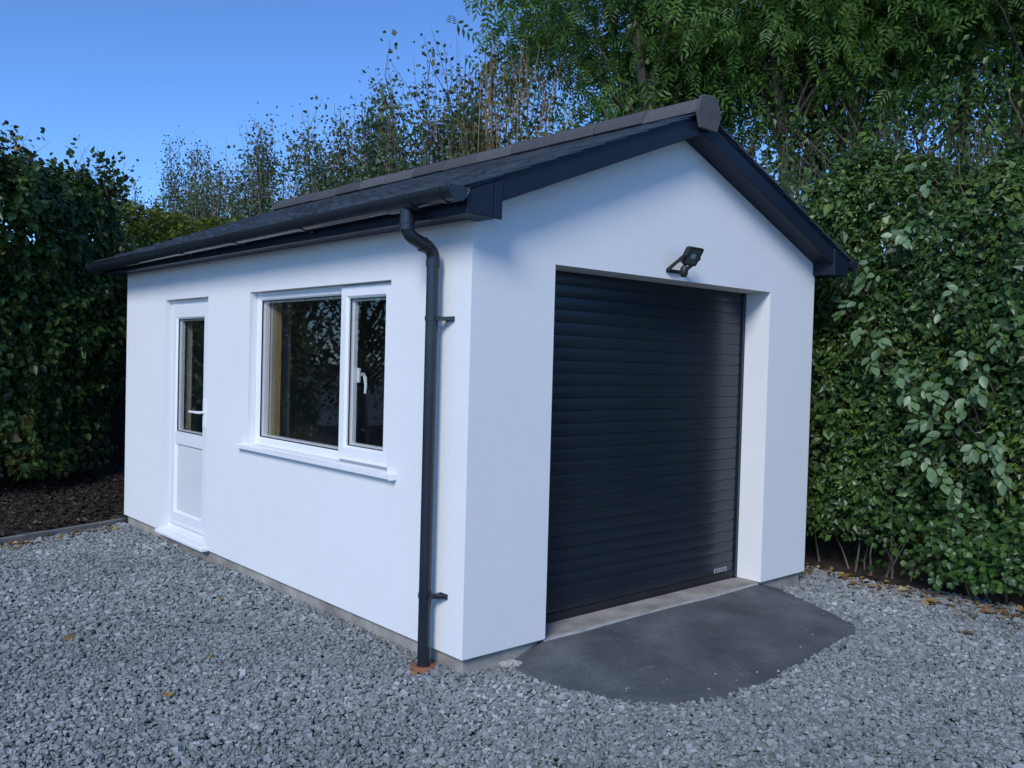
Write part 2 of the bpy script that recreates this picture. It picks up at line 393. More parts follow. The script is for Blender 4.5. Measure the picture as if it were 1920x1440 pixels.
# gravel stones
def to_px(P):
    d = P-np.array(CAM); zf = d@np.array(fwd)
    return 960+1661.5*(d@np.array(r_))/zf, 720-1661.5*(d@np.array(u_))/zf, zf
def gravel_pts(n, x0, x1, y0, y1, dmin, dmax):
    P = np.stack([rng.uniform(x0, x1, n), rng.uniform(y0, y1, n), np.full(n, GZ)], 1)
    u, v, zf = to_px(P)
    k = (zf > 0.5) & (u > -260) & (u < 2180) & (v < 1640)
    x, y = P[:, 0], P[:, 1]
    k &= ~((x > 0.02) & (x < W-0.02) & (y > 0.02) & (y < L))
    sc = [(1.7+(a-1.7)*0.985, (b)*0.975-0.0) for a, b in AP]
    k &= ~inside(x, y, sc+[])
    k &= (y < 4.90+(x+1.15)*0.37-0.02) | (x > 0.06)
    k &= (x < 3.95-0.1*y+0.05*np.sin(5*y)) & ~((x > 0) & (y > 3))
    r = np.hypot(x-CAM.x, y-CAM.y); k &= (r >= dmin) & (r < dmax)
    P = P[k]; P[:, 2] += rng.uniform(-0.014, 0.010, len(P))
    # stones banked slightly along the plinth
    P[:, 2] += 0.018*np.exp(-((P[:, 0]-0.0)/0.12)**2)*(P[:, 1] > 0)
    return P
P1 = gravel_pts(int(5500*8.5*8.5), -3.6, 4.4, -3.1, 5.4, 0, 5.6)
P2 = gravel_pts(int(3000*8.5*8.7), -3.6, 4.9, -3.1, 5.6, 5.6, 14)
print('gravel', len(P1), len(P2))
sx_ = rng.uniform(0.5, 2.75, 24); sy_ = -1.0*rng.uniform(0, 1, 24)**0.25; sk = inside(sx_, sy_, AP); sx_, sy_ = sx_[sk], sy_[sk]      # strays kicked onto the apron
P3 = np.stack([sx_, sy_, -0.013-0.092*np.clip((0.03-sy_)/1.03, 0, 1)**0.85+0.004], 1)
P = np.concatenate([P1, P2, P3]); f = np.concatenate([np.ones(len(P1)), np.full(len(P2), 1.3), np.full(len(P3), 0.7)])
n = len(P); sz = f*np.exp(rng.normal(0, 0.27, n))*0.0142
me = chips('gravel', P, sz*rng.uniform(.65, 1.0, n), sz*rng.uniform(.9, 1.4, n), sz*rng.uniform(.42, .8, n), 0.38, 0.24)
tag(link('gravel', me, 'gravel'), 'loose blue-grey slate chippings covering the whole yard', 'gravel', kind='stuff')

# ================================================================ GARAGE
ga = empty('garage', (0, 0, 0), 'white rendered garage with dark slate gable roof and roller door', 'garage')
WY0, WY1, WZ0, WZ1 = 0.737, 2.570, 0.905, 2.022      # window opening
DY0, DY1, DZ1 = 3.32, 4.22, 2.019                     # side door opening
def build_wall():
    bm = bmesh.new()
    zs = [0, WZ0, WZ1, DZ1+0.0, DZ, H, 2.40]; zs = sorted(set(zs))
    def quad(a, b, c, d): bm.faces.new([bm.verts.new(p) for p in (a, b, c, d)])
    def panel(axis, pos, br, holes, flip):
        for i in range(len(br)-1):
            for j in range(len(zs)-1):
                a0, a1, z0, z1 = br[i], br[i+1], zs[j], zs[j+1]
                if any(a0 >= h[0]-1e-6 and a1 <= h[1]+1e-6 and z0 >= h[2]-1e-6 and z1 <= h[3]+1e-6 for h in holes): continue
                p = lambda a, z: (pos, a, z) if axis == 0 else (a, pos, z)
                quad(p(a0, z0), p(a1, z0), p(a1, z1), p(a0, z1))
    def reveal(axis, p0, p1, h, bottom=True):
        def p(t, a, z): return (t, a, z) if axis == 0 else (a, t, z)
        zz = [z for z in zs if h[2] <= z <= h[3]]
        for a in h[:2]:
            for j in range(len(zz)-1): quad(p(p0, a, zz[j]), p(p1, a, zz[j]), p(p1, a, zz[j+1]), p(p0, a, zz[j+1]))
        quad(p(p0, h[0], h[3]), p(p1, h[0], h[3]), p(p1, h[1], h[3]), p(p0, h[1], h[3]))
        if bottom: quad(p(p0, h[0], h[2]), p(p1, h[0], h[2]), p(p1, h[1], h[2]), p(p0, h[1], h[2]))
    hw = (WY0, WY1, WZ0, WZ1); hd = (DY0, DY1, 0, DZ1); hg = (X0, X1, 0, DZ)
    yb = [0, WY0, WY1, DY0, DY1, L]; yi = [T, WY0, WY1, DY0, DY1, L-T]
    panel(0, 0, yb, [hw, hd], 0); panel(0, T, yi, [hw, hd], 0); reveal(0, 0, T, hw); reveal(0, 0, T, hd, False)
    panel(0, W, [0, L], [], 0); panel(0, W-T, [T, L-T], [], 0)
    panel(1, 0, [0, X0, X1, W], [hg], 0); panel(1, T, [T, X0, X1, W-T], [hg], 0); reveal(1, 0, T, hg, False)
    panel(1, L, [0, W], [], 0); panel(1, L-T, [T, W-T], [], 0)
    # gable tops
    for y in (0, T, L-T, L):
        bm.faces.new([bm.verts.new(p) for p in ((0, y, 2.40), (X0, y, 2.40), (X1, y, 2.40), (W, y, 2.40), (W/2, y, ztop(W/2)-0.11))] if y in (0,) else
                     [bm.verts.new(p) for p in ((0, y, 2.40), (W, y, 2.40), (W/2, y, ztop(W/2)-0.11))])
    # underside
    for (x0, x1, y0, y1) in ((0, T, T, DY0), (0, T, DY1, L-T), (W-T, W, T, L-T), (0, X0, 0, T), (X1, W, 0, T), (0, W, L-T, L)):
        quad((x0, y0, 0), (x1, y0, 0), (x1, y1, 0), (x0, y1, 0))
    bmesh.ops.remove_doubles(bm, verts=bm.verts, dist=1e-5)
    bmesh.ops.recalc_face_normals(bm, faces=bm.faces)
    me = bpy.data.meshes.new('wall'); bm.to_mesh(me); bm.free(); return me
link('wall', build_wall(), 'render', ga)
g = G(); ii = 0.03
g.box(ii, W-ii, ii, ii+0.2, -0.4, -0.004); g.box(ii, ii+0.2, ii+0.2, L-ii-0.2, -0.4, -0.004); g.box(W-ii-0.2, W-ii, ii+0.2, L-ii-0.2, -0.4, -0.004); g.box(ii, W-ii, L-ii-0.2, L-ii, -0.4, -0.004)
obj('plinth', g, 'plinth', ga)
g = G(); g.box(T-0.06, W-T+0.06, T-0.06, L-T+0.06, -0.10, -0.012)
obj('interior_floor', g, 'threshold', ga)
# threshold strip
g = G(); g.box(X0+0.002, X1-0.002, 0.004, T, -0.16, -0.008)
obj('threshold', g, 'threshold', ga, bevel=0.012)
# ceiling/inner lining keeps the roof space dark
g = G(); g.box(T, W-T, T, L-T, 2.34, 2.36); obj('ceiling_board', g, 'inner', ga)
# inner skins (grey blockwork seen through the glass)
g = G(); g.box(W-T-0.02, W-T-0.004, T, L-T, 0, 2.33); g.box(T, W-T-0.03, L-T-0.02, L-T-0.004, 0, 2.33)
obj('inner_wall', g, 'inner', ga)

# --- roller door
RDY = 0.212
g = G(); g.box(X0+0.004, X1-0.004, RDY+0.030, RDY+0.036, 0.0, DZ-0.004)
rd = obj('roller_door', g, 'door', ga); tag(rd, 'dark anthracite insulated roller shutter door')
pitch_s = 0.0765; ns = 27
gs = G(); prof = []
hh = pitch_s
for k in range(9):
    t = k/8; prof.append((RDY+0.0045-0.0024*math.sin(math.pi*t)**0.8, 0.0015+t*(hh-0.003)))
prof = [(RDY+0.007, 0.0012)] + prof + [(RDY+0.007, hh-0.0012)]
gs.prism(prof, 0, X0+0.03, X1-0.03)
sm = gs.mesh('slat')
zb = 0.052
for i in range(ns):
    o = link('slat', sm, 'door', rd, smooth=30, loc=(0, 0, zb+i*pitch_s))
g = G(); g.box(X0+0.03, X1-0.03, RDY-0.004, RDY+0.022, 0.012, 0.050); g.box(X0+0.03, X1-0.03, RDY+0.002, RDY+0.016, -0.006, 0.012)
obj('bottom_bar', g, 'seal', rd, bevel=0.003)
for xa in (X0+0.002, X1-0.032):
    g = G(); g.box(xa, xa+0.03, RDY-0.012, RDY+0.029, -0.006, DZ-0.003); obj('guide_rail', g, 'door', rd, bevel=0.003)
# badge
def text_mesh(body, size):
    c = bpy.data.curves.new('t', 'FONT'); c.body = body; c.size = size; c.extrude = 0.0004; c.align_x = 'CENTER'; c.align_y = 'CENTER'; c.resolution_u = 2
    o = bpy.data.objects.new('t', c); COL.objects.link(o); dg = bpy.context.evaluated_depsgraph_get(); dg.update()
    me = o.evaluated_get(dg).to_mesh(); v = [tuple(p.co) for p in me.vertices]; f = [tuple(p.vertices) for p in me.polygons]
    o.evaluated_get(dg).to_mesh_clear(); bpy.data.objects.remove(o); bpy.data.curves.remove(c); return v, f
g = G(); bx0, bx1, bz0, bz1 = 2.512, 2.662, 0.064, 0.094
yb_ = RDY-0.0015
g.box(bx0, bx1, yb_-0.002, yb_+0.004, bz0, bz1, 0)
g.box(bx0+0.004, bx1-0.004, yb_-0.0026, yb_-0.0019, bz0+0.0035, bz1-0.0035, 1)
tv, tf = text_mesh('GARADOR', 0.0265)
tx = [p[0] for p in tv]; kx = 0.128/(max(tx)-min(tx))
g.add([((bx0+bx1)/2+p[0]*kx, yb_-0.0031-p[2], (bz0+bz1)/2+p[1]) for p in tv], tf, 0)
obj('badge', g, ['plate', 'ink'], rd)

# --- window
XF = 0.055
g = G(); g.ring(WY0+0.002, WY1-0.002, WZ0+0.001, WZ1-0.002, 0.062, XF, XF+0.07)
g.box(XF+0.001, XF+0.069, 1.312, 1.372, WZ0+0.06, WZ1-0.06)
wn = obj('window', g, 'upvc', ga, smooth=30); tag(wn, 'white two-light window with fixed pane and opening casement')
g = G(); g.ring(0.775, 1.345, 0.938, 2.008, 0.074, XF-0.022, XF+0.045); obj('casement', g, 'upvc', wn, smooth=30)
g = G(); g.box(XF-0.026, XF-0.022, 0.80, 1.345, 0.930, 0.940); g.prism([(XF-0.034, 0.928), (XF-0.02, 0.928), (XF-0.02, 0.946)], 1, 0.775, 1.345)
obj('drip_rail', g, 'upvc', wn)
g = G(); g.box(XF+0.018, XF+0.024, 1.37, WY1-0.058, WZ0+0.058, WZ1-0.058); obj('pane', g, 'glass', wn)
g = G(); g.box(XF+0.010, XF+0.016, 0.845, 1.275, 1.008, 1.938); obj('pane', g, 'glass', wn)
# inner sash lines and spacer bars
g = G(); g.ring(1.372, WY1-0.062, WZ0+0.062, WZ1-0.062, 0.016, XF+0.028, XF+0.068, 0.004); obj('spacer_bar', g, 'chrome', wn)
g = G(); g.ring(0.850, 1.270, 1.013, 1.933, 0.016, XF+0.020, XF+0.05, 0.004); obj('spacer_bar', g, 'chrome', wn)
# seals
g = G(); g.ring(1.368, WY1-0.058, WZ0+0.057, WZ1-0.057, 0.010, XF+0.010, XF+0.018, 0.002); obj('gasket', g, 'seal', wn)
g = G(); g.ring(0.843, 1.277, 1.006, 1.94, 0.010, XF+0.002, XF+0.010, 0.002); obj('gasket', g, 'seal', wn)
# handle of the casement (inside)
g = G(); g.tube([(XF+0.05, 1.235, 1.46), (XF+0.085, 1.235, 1.46), (XF+0.095, 1.230, 1.44), (XF+0.092, 1.215, 1.39), (XF+0.086, 1.212, 1.34)], [0.012, 0.012, 0.012, 0.010, 0.008], 8)
g.box(XF+0.045, XF+0.055, 1.222, 1.248, 1.41, 1.50); obj('handle', g, 'upvc', wn, smooth=40)
# sill
g = G(); g.prism([(-0.045, 0.874), (0.0, 0.872), (0.05, 0.886), (0.06, 0.9035), (0.06, 0.904), (-0.030, 0.9005), (-0.045, 0.898)], 1, 0.655, 2.655)
o = obj('sill', g, 'upvc', wn, bevel=0.003)
for y0, y1 in ((0.636, 0.655), (2.655, 2.674)):
    g = G(); g.box(-0.048, -0.001, y0, y1, 0.869, 0.9045); obj('sill_cap', g, 'upvc', wn, bevel=0.003)
# lining boards inside
g = G(); g.box(XF+0.075, 0.158, WY1-0.105, WY1-0.003, WZ0+0.01, WZ1-0.004)
obj('lining_board', g, 'liner', wn)
g = G(); g.box(XF+0.075, 0.185, WY0+0.003, WY0+0.03, WZ0+0.01, WZ1-0.004); obj('lining_board', g, 'liner', wn)
g = G(); g.box(0.161, 0.200, WY1-0.108, WY1-0.004, WZ0+0.008, WZ1-0.003)
obj('timber_stud', g, 'wood', ga)
g = G(); g.box(0.203, 0.32, WY1-0.025, WY1-0.004, WZ0+0.008, WZ1-0.003); obj('dark_reveal_cover', g, 'inner', ga)  # dark liner added over the white reveal so the inside looks unlit
# --- side door
XD = 0.052
g = G(); g.ring(DY0+0.002, DY1-0.002, 0.030, DZ1-0.002, 0.058, XD, XD+0.07)
dr = obj('side_door', g, 'upvc', ga, smooth=30); tag(dr, 'white half-glazed side door in white frame')
g = G(); g.ring(DY0+0.048, DY1-0.048, 0.085, DZ1-0.048, 0.118, XD-0.016, XD+0.05); g.box(XD-0.013, XD+0.048, DY0+0.16, DY1-0.16, 0.784, 0.889)
g.prism([(XD-0.022, 0.095), (XD-0.014, 0.085), (XD-0.014, 0.125)], 1, DY0+0.05, DY1-0.05)
obj('door_leaf', g, 'upvc', dr, smooth=30)
g = G(); g.box(XD+0.006, XD+0.012, DY0+0.16, DY1-0.16, 0.885, 1.86); obj('pane', g, 'glass', dr)
g = G(); g.ring(DY0+0.166, DY1-0.166, 0.889, 1.853, 0.016, XD+0.016, XD+0.05, 0.004); obj('spacer_bar', g, 'chrome', dr)
g = G(); g.ring(DY0+0.162, DY1-0.162, 0.887, 1.857, 0.009, XD-0.001, XD+0.006, 0.002); obj('gasket', g, 'seal', dr)
g = G(); g.box(XD+0.004, XD+0.03, DY0+0.16, DY1-0.16, 0.195, 0.79); obj('door_panel', g, 'panel', dr, bevel=0.003)
g = G(); g.ring(DY0+0.158, DY1-0.158, 0.190, 0.792, 0.022, XD-0.006, XD+0.004, 0.012); obj('panel_bead', g, 'upvc', dr)
g = G(); hy = DY0+0.115
g.tube([(XD-0.016, hy, 1.085), (XD-0.060, hy, 1.085), (XD-0.068, hy+0.015, 1.085), (XD-0.068, hy+0.15, 1.083), (XD-0.064, hy+0.205, 1.082)], [0.011, 0.011, 0.011, 0.010, 0.009], 8)
g.box(XD-0.026, XD-0.014, hy-0.018, hy+0.018, 0.96, 1.19); obj('handle', g, 'upvc', dr, smooth=40)
g = G(); g.prism([(-0.046, -0.012), (0.0, -0.014), (0.13, -0.004), (0.13, 0.0285), (0.05, 0.029), (-0.036, 0.014), (-0.046, 0.010)], 1, 3.262, 4.278)
obj('sill', g, 'upvc', dr, bevel=0.003)
g = G(); g.box(XD+0.075, 0.175, DY1-0.16, DY1-0.003, 0.03, DZ1-0.004); obj('lining_board', g, 'liner', dr)
g = G(); g.box(0.178, 0.32, DY1-0.03, DY1-0.003, 0.03, DZ1-0.004); obj('dark_reveal_cover', g, 'inner', dr)  # same added dark cover over the door's white reveal

# --- roof
yr0, yr1 = -OH-0.022, L+OH+0.022
dk = 0.022
g = G(); xe = -0.19
g.prism([(xe, ztop(xe)-dk), (W/2, ztop(W/2)-dk), (W-xe, ztop(xe)-dk), (W-xe, ztop(xe)-dk-0.02), (W/2, ztop(W/2)-dk-0.07), (xe, ztop(xe)-dk-0.02)], 1, -OH+0.022, L+OH-0.022)
rf = obj('roof', g, 'anthracite', ga); tag(rf, 'dark slate gable roof with grey ridge tiles')
ang = math.atan(SL); ca, sa = math.cos(ang), math.sin(ang)
slope_len = (W/2+0.245)/ca; nc = 10; expo = (slope_len-0.10)/nc
sw = (yr1-yr0)/18
def slate_mesh(wd, seed):
    rr = random.Random(seed); g = G(); hl = expo*1.55; th = 0.011; nseg = 6
    ys_ = [-wd/2+0.0015+(wd-0.003)*i/nseg for i in range(nseg+1)]
    tail = [rr.uniform(-0.003, 0.003) for _ in ys_]
    v = []
    for y, t in zip(ys_, tail):
        v += [(t, y, 0.012), (t+0.002, y, 0.014+th*rr.uniform(0.8, 1.2)), (hl, y, 0.0005), (hl, y, 0.0045)]
    f = []
    for i in range(nseg):
        a, b = i*4, i*4+4
        f += [(a, b, b+1, a+1), (a+1, b+1, b+3, a+3), (a+2, a+3, b+3, b+2), (a, a+2, b+2, b)]
    e = nseg*4; f += [(0, 1, 3, 2), (e, e+2, e+3, e+1)]
    g.add(v, f); return g.mesh('slate')
full = [slate_mesh(sw, i) for i in range(4)]; half = [slate_mesh(sw/2, 10+i) for i in range(2)]
NEG = G()
for side in (0, 1):
    for c in range(nc):
        cells = [(yr0+sw*(i+0.5), False) for i in range(18)] if c % 2 == 0 else [(yr0+sw*0.25, True)]+[(yr0+sw*(i+1), False) for i in range(17)]+[(yr1-sw*0.25, True)]
        sdist = c*expo
        for (yc, hf) in cells:
            me = random.choice(half if hf else full)
            x = -0.245+sdist*ca; z = ztop(-0.245)-dk+0.001+sdist*sa
            if side == 0:
                o = link('slate', me, 'slate1', rf, loc=(x, yc, z+random.uniform(0, 0.0015)))
                o.rotation_euler = (random.uniform(-0.004, 0.004), -ang+random.uniform(-0.007, 0.004), random.uniform(-0.006, 0.006))
            else:
                vs = []
                for v in me.vertices:
                    vx, vy, vz = v.co; vs.append((W-(x+vx*ca-vz*sa), yc+vy, z+vx*sa+vz*ca))
                NEG.add(vs, [tuple(p.vertices) for p in me.polygons])
tag(obj('slate_covering', NEG, 'slate', rf), kind='stuff')
# ridge tiles
zr = ztop(W/2)-0.014
prof_o = [(-0.122, -0.022), (-0.106, 0.030), (-0.078, 0.066), (-0.034, 0.086), (0.034, 0.086), (0.078, 0.066), (0.106, 0.030), (0.122, -0.022)]
prof_i = [(0.104, -0.026), (0.082, 0.014), (0.048, 0.044), (0.0, 0.056), (-0.048, 0.044), (-0.082, 0.014), (-0.104, -0.026)]
ry0, ry1 = yr0-0.005, yr1+0.005; nr = 13; rl = (ry1-ry0)/nr
g = G(); g.prism([(W/2+x, zr+z) for x, z in prof_o+prof_i], 1, 0.003, rl-0.004)
rm = g.mesh('ridge_tile')
for i in range(nr):
    o = link('ridge_tile', rm, 'ridge', rf, bevel=0.006, loc=(0, ry0+i*rl, random.uniform(-0.004, 0.004)))
    gm = G(); 
g = G(); g.prism([(W/2+x*0.93, zr+z*0.93-0.001) for x, z in prof_o]+[(W/2+0.09, zr-0.035), (W/2-0.09, zr-0.035)], 1, ry0+0.03, ry1-0.03); obj('ridge_mortar', g, 'seal', rf)
for yy, dy in ((ry0, -1), (ry1, 1)):
    g = G(); hexp = [(-0.124, -0.016), (-0.088, 0.078), (-0.050, 0.094), (0.050, 0.094), (0.088, 0.078), (0.124, -0.016), (0.088, -0.118), (-0.088, -0.118)]
    g.prism([(W/2+x, zr+z) for x, z in hexp], 1, min(yy, yy+dy*0.022), max(yy, yy+dy*0.022)); obj('ridge_end', g, 'ridge', rf, bevel=0.005)
# bargeboards
def barge(yf, yb):
    for sgn in (0, 1):
        mx = (lambda x: x) if sgn == 0 else (lambda x: W-x)
        zt = lambda x: ztop(x)-0.016; zb_ = lambda x: ztop(x)-0.150
        xa, xb = 0.030, W/2
        g = G(); g.prism([(mx(xa), zb_(xa)), (mx(xb)+(-0.0005 if sgn == 0 else 0.0005), zb_(xb)), (mx(xb)+(-0.0005 if sgn == 0 else 0.0005), zt(xb)), (mx(xa), zt(xa))], 1, min(yf, yb), max(yf, yb))
        obj('bargeboard', g, 'anthracite', ga, bevel=0.004)
        # small lip under the slates
        g = G(); xq = -0.185
        g.prism([(mx(xq), zt(xq)-0.016), (mx(xb), zt(xb)-0.016), (mx(xb), zt(xb)+0.002), (mx(xq), zt(xq)+0.002)], 1, min(yf-0.008*(1 if yf < 0 else -1), yf+0.012*(1 if yf < 0 else -1)), max(yf-0.008*(1 if yf < 0 else -1), yf+0.012*(1 if yf < 0 else -1)))
        obj('verge_trim', g, 'anthracite', ga)
        # soffit under the verge
        wy = 0.0 if yf < 0 else L
        g = G(); g.prism([(mx(xa), zb_(xa)+0.012), (mx(xb), zb_(xb)+0.012), (mx(xb), zb_(xb)+0.026), (mx(xa), zb_(xa)+0.026)], 1, min(yb, wy), max(yb, wy))
        obj('verge_soffit', g, 'anthracite', ga)
        # boxed end
        yo = yf-0.010 if yf < 0 else yf+0.010
        g = G(); g.prism([(mx(-0.182), 2.286), (mx(0.032), 2.286), (mx(0.032), zt(0.032)-0.02), (mx(-0.182), zt(-0.182)-0.02)], 1, min(yo, wy), max(yo, wy))
        obj('box_end', g, 'anthracite', ga, bevel=0.006)
        g = G(); y2 = yo-0.008 if yf < 0 else yo+0.008
        g.prism([(mx(-0.010), 2.279), (mx(0.038), 2.279), (mx(0.038), zt(0.03)-0.024), (mx(-0.010), zt(-0.01)-0.024)], 1, min(y2, yo), max(y2, yo))
        obj('corner_trim', g, 'anthracite', ga, bevel=0.003)
barge(-OH, -OH+0.020); barge(L+OH, L+OH-0.020)
for sgn in (0, 1):
    mx = (lambda x: x) if sgn == 0 else (lambda x: W-x)
    a, b = sorted((mx(-0.180), mx(-0.160)))
    g = G(); g.box(a, b, 0.0, L, 2.292, ztop(-0.18)-0.05); obj('fascia', g, 'anthracite', ga, bevel=0.004)
    a, b = sorted((mx(-0.172), mx(0.0)))
    g = G(); g.box(a, b, 0.0, L, 2.296, 2.306); obj('soffit', g, 'anthracite', ga)
    g = G(); g.tube([(mx(-0.174), 0.0, 2.292), (mx(-0.174), L, 2.292)], 0.0095, 10); obj('soffit_nosing', g, 'gutter', ga, smooth=40)
    # gutter
    gx = mx(-0.250); zg = 2.402; rg = 0.060; ya, yb2 = -0.185, L+0.20
    fall = lambda y: -0.006*y
    def half(g, y0, y1, ro, ri, x=gx, extra=0.0):
        n = 14; prof = [(ro*math.cos(math.pi+math.pi*i/n), ro*math.sin(math.pi+math.pi*i/n)*1.12) for i in range(n+1)] + [(ri*math.cos(2*math.pi-math.pi*i/n), ri*math.sin(2*math.pi-math.pi*i/n)*1.12) for i in range(n+1)]
        k = len(prof)
        v = [(x+p, y0, zg+fall(y0)+q+extra) for p, q in prof]+[(x+p, y1, zg+fall(y1)+q+extra) for p, q in prof]
        f = [tuple(range(k-1, -1, -1)), tuple(range(k, 2*k))]+[(i, (i+1) % k, k+(i+1) % k, k+i) for i in range(k)]
        g.add(v, f)
    g = G(); half(g, ya, yb2, rg, rg-0.004); gt = obj('gutter', g, 'gutter', ga, smooth=35)
    for yy in (ya-0.010, yb2):
        g = G(); n = 14; pr = [(gx+(rg+0.004)*math.cos(math.pi+math.pi*i/n), zg+fall(yy)+(rg+0.004)*1.12*math.sin(math.pi+math.pi*i/n)) for i in range(n+1)]
        pr = pr+[(gx+rg+0.004, zg+fall(yy)+0.004), (gx-rg-0.004, zg+fall(yy)+0.004)]
        g.prism(pr, 1, yy, yy+0.010); half(g, yy-0.002, yy+0.045, rg+0.005, rg+0.001); obj('end_cap', g, 'gutter', gt, smooth=35, bevel=0.002)
    for yy in (-0.10, 1.32, 2.26, 3.19, 4.22):
        g = G(); half(g, yy-0.018, yy+0.018, rg+0.0045, rg+0.0005)
        g.box(min(gx, mx(-0.182)), max(gx, mx(-0.182)), yy-0.014, yy+0.014, zg+fall(yy)-0.078, zg+fall(yy)-0.064) if False else None
        sx = 1 if sgn == 0 else -1
        g.prism([(gx+sx*0.045, zg-0.075), (mx(-0.181), zg-0.085), (mx(-0.181), zg-0.02), (gx+sx*0.062, zg-0.02)], 1, yy-0.014, yy+0.014)
        obj('gutter_bracket', g, 'gutter', gt, smooth=35)
    if sgn == 0:
        g = G(); half(g, 0.14, 0.375, rg+0.007, rg+0.001); obj('outlet', g, 'gutter', gt, smooth=35, bevel=0.002)
# downpipe
PX, PY = -0.078, 0.232; OX, OY = -0.250, 0.232; rp = 0.034
def arc_path(pts, rad=0.05, n=6):
    out = [Vector(pts[0])]
    for i in range(1, len(pts)-1):
        p, a, b = Vector(pts[i]), Vector(pts[i-1]), Vector(pts[i+1])
        d1 = (a-p).normalized(); d2 = (b-p).normalized()
        for k in range(n+1):
            t = k/n; out.append((p+d1*rad)*(1-t)**2+2*p*t*(1-t)+(p+d2*rad)*t*t)
    out.append(Vector(pts[-1])); return out
g = G(); g.tube([(PX, PY, 2.10), (PX, PY, -0.075)], rp, 20); dp = obj('downpipe', g, 'gutter', ga, smooth=40)
g = G(); g.tube([(OX, OY, 2.352), (OX, OY, 2.268)], rp+0.005, 20); g.tube([(OX, OY, 2.276), (OX, OY, 2.262)], rp+0.008, 20)
obj('outlet_spigot', g, 'gutter', dp, smooth=40)
g = G(); path = arc_path([(OX, OY, 2.272), (OX, OY, 2.212), (PX, PY, 2.140), (PX, PY, 2.055)], 0.045)
g.tube(path, rp+0.001, 20); obj('swan_neck', g, 'gutter', dp, smooth=40)
g = G(); g.tube([(OX, OY, 2.262), (OX, OY, 2.232)], rp+0.005, 20); obj('collar', g, 'gutter', dp, smooth=40)
dd = Vector((PX-OX, 0, 2.140-2.212)).normalized(); pm = Vector((PX, PY, 2.140))-dd*0.075
g = G(); g.tube([pm-dd*0.002, pm+dd*0.034], rp+0.005, 20); g.tube([pm-dd*0.004, pm+dd*0.004], rp+0.008, 20); obj('collar', g, 'gutter', dp, smooth=40)
g = G(); g.tube([(PX, PY, 2.095), (PX, PY, 2.06)], rp+0.0045, 20); obj('collar', g, 'gutter', dp, smooth=40)
for zc in (1.785, 0.306):
    g = G(); g.tube([(PX, PY, zc-0.012), (PX, PY, zc+0.012)], rp+0.004, 20)
    g.box(PX-0.01, -0.002, PY-rp-0.018, PY-rp+0.002, zc-0.011, zc+0.011); g.box(-0.008, -0.001, PY-rp-0.065, PY-rp+0.002, zc-0.013, zc+0.013)
    g.box(-0.075, -0.004, PY-rp-0.060, PY-rp-0.052, zc-0.011, zc+0.011) if False else None
    g.tube([(-0.012, PY-rp-0.052, zc), (-0.001, PY-rp-0.052, zc)], 0.006, 8)
    g.prism([(PX+0.005, PY-rp+0.004), (PX-0.004, PY-rp-0.004), (-0.014, PY-rp-0.066), (-0.004, PY-rp-0.066)], 2, zc-0.010, zc+0.010)
    obj('pipe_clip', g, 'gutter', dp, smooth=35)
# clay drain collar
g = G(); n = 28
pr = [(0.036, -0.070), (0.042, -0.068), (0.064, -0.071), (0.069, -0.076), (0.069, -0.090), (0.062, -0.094), (0.060, -0.16)]
v = []; f = []
for i in range(n):
    q = 2*math.pi*i/n; v += [(PX+r*math.cos(q), PY+r*math.sin(q), z) for r, z in pr]
k = len(pr)
for i in range(n):
    for j in range(k-1):
        a, b = i*k+j, ((i+1) % n)*k+j; f.append((a, b, b+1, a+1))
g.add(v, f)
tag(obj('drain_collar', g, 'clay', smooth=40), 'orange-brown round drain collar at the foot of the dark downpipe', 'drain')

# --- floodlight
fl = empty('floodlight', (1.655, 0, 2.171), 'small black floodlight with sensor above the roller door', 'floodlight')
def local(o): o.location = -Vector(fl.location)
hc = Vector((1.668, -0.135, 2.262)); tilt = R(-38)
rotm = Matrix.Rotation(tilt, 4, 'X')
def head(name, g, m_, **k):
    o = obj(name, g, m_, fl, **k); o.matrix_local = Matrix.Translation(hc-Vector(fl.location)) @ Matrix.Rotation(R(32), 4, 'X'); return o
def rrect(hw, hh_, r, n=4):
    out = []
    for cx, cz, a0 in ((hw-r, hh_-r, 0), (-hw+r, hh_-r, 90), (-hw+r, -hh_+r, 180), (hw-r, -hh_+r, 270)):
        for i in range(n+1):
            q = R(a0+90*i/n); out.append((cx+r*math.cos(q), cz+r*math.sin(q)))
    return out
g = G(); o1, o2, o3 = rrect(0.068, 0.062, 0.014), rrect(0.058, 0.052, 0.010), rrect(0.060, 0.054, 0.014)
n = len(o1)
vv = [(x, 0.020, z) for x, z in o3]+[(x, -0.002, z) for x, z in o1]+[(x, -0.014, z) for x, z in o1]+[(x, -0.014, z) for x, z in o2]+[(x, -0.008, z) for x, z in o2]
ff = [tuple(range(n))]+[(a*n+i, a*n+(i+1) % n, (a+1)*n+(i+1) % n, (a+1)*n+i) for a in range(4) for i in range(n)]
g.add(vv, ff); head('housing', g, 'blackmetal', smooth=40)
g = G(); g.prism(o2, 1, -0.0095, -0.0075); ln_ = head('lens', g, 'lampglass')
g = G(); g.box(-0.020, 0.020, -0.0115, -0.0097, -0.014, 0.016); o = obj('led_chip', g, 'led', ln_)
g = G(); [g.box(-0.05+0.02*i, -0.046+0.02*i, 0.018, 0.034, -0.045, 0.045) for i in range(6)]; head('cooling_fins', g, 'blackmetal')
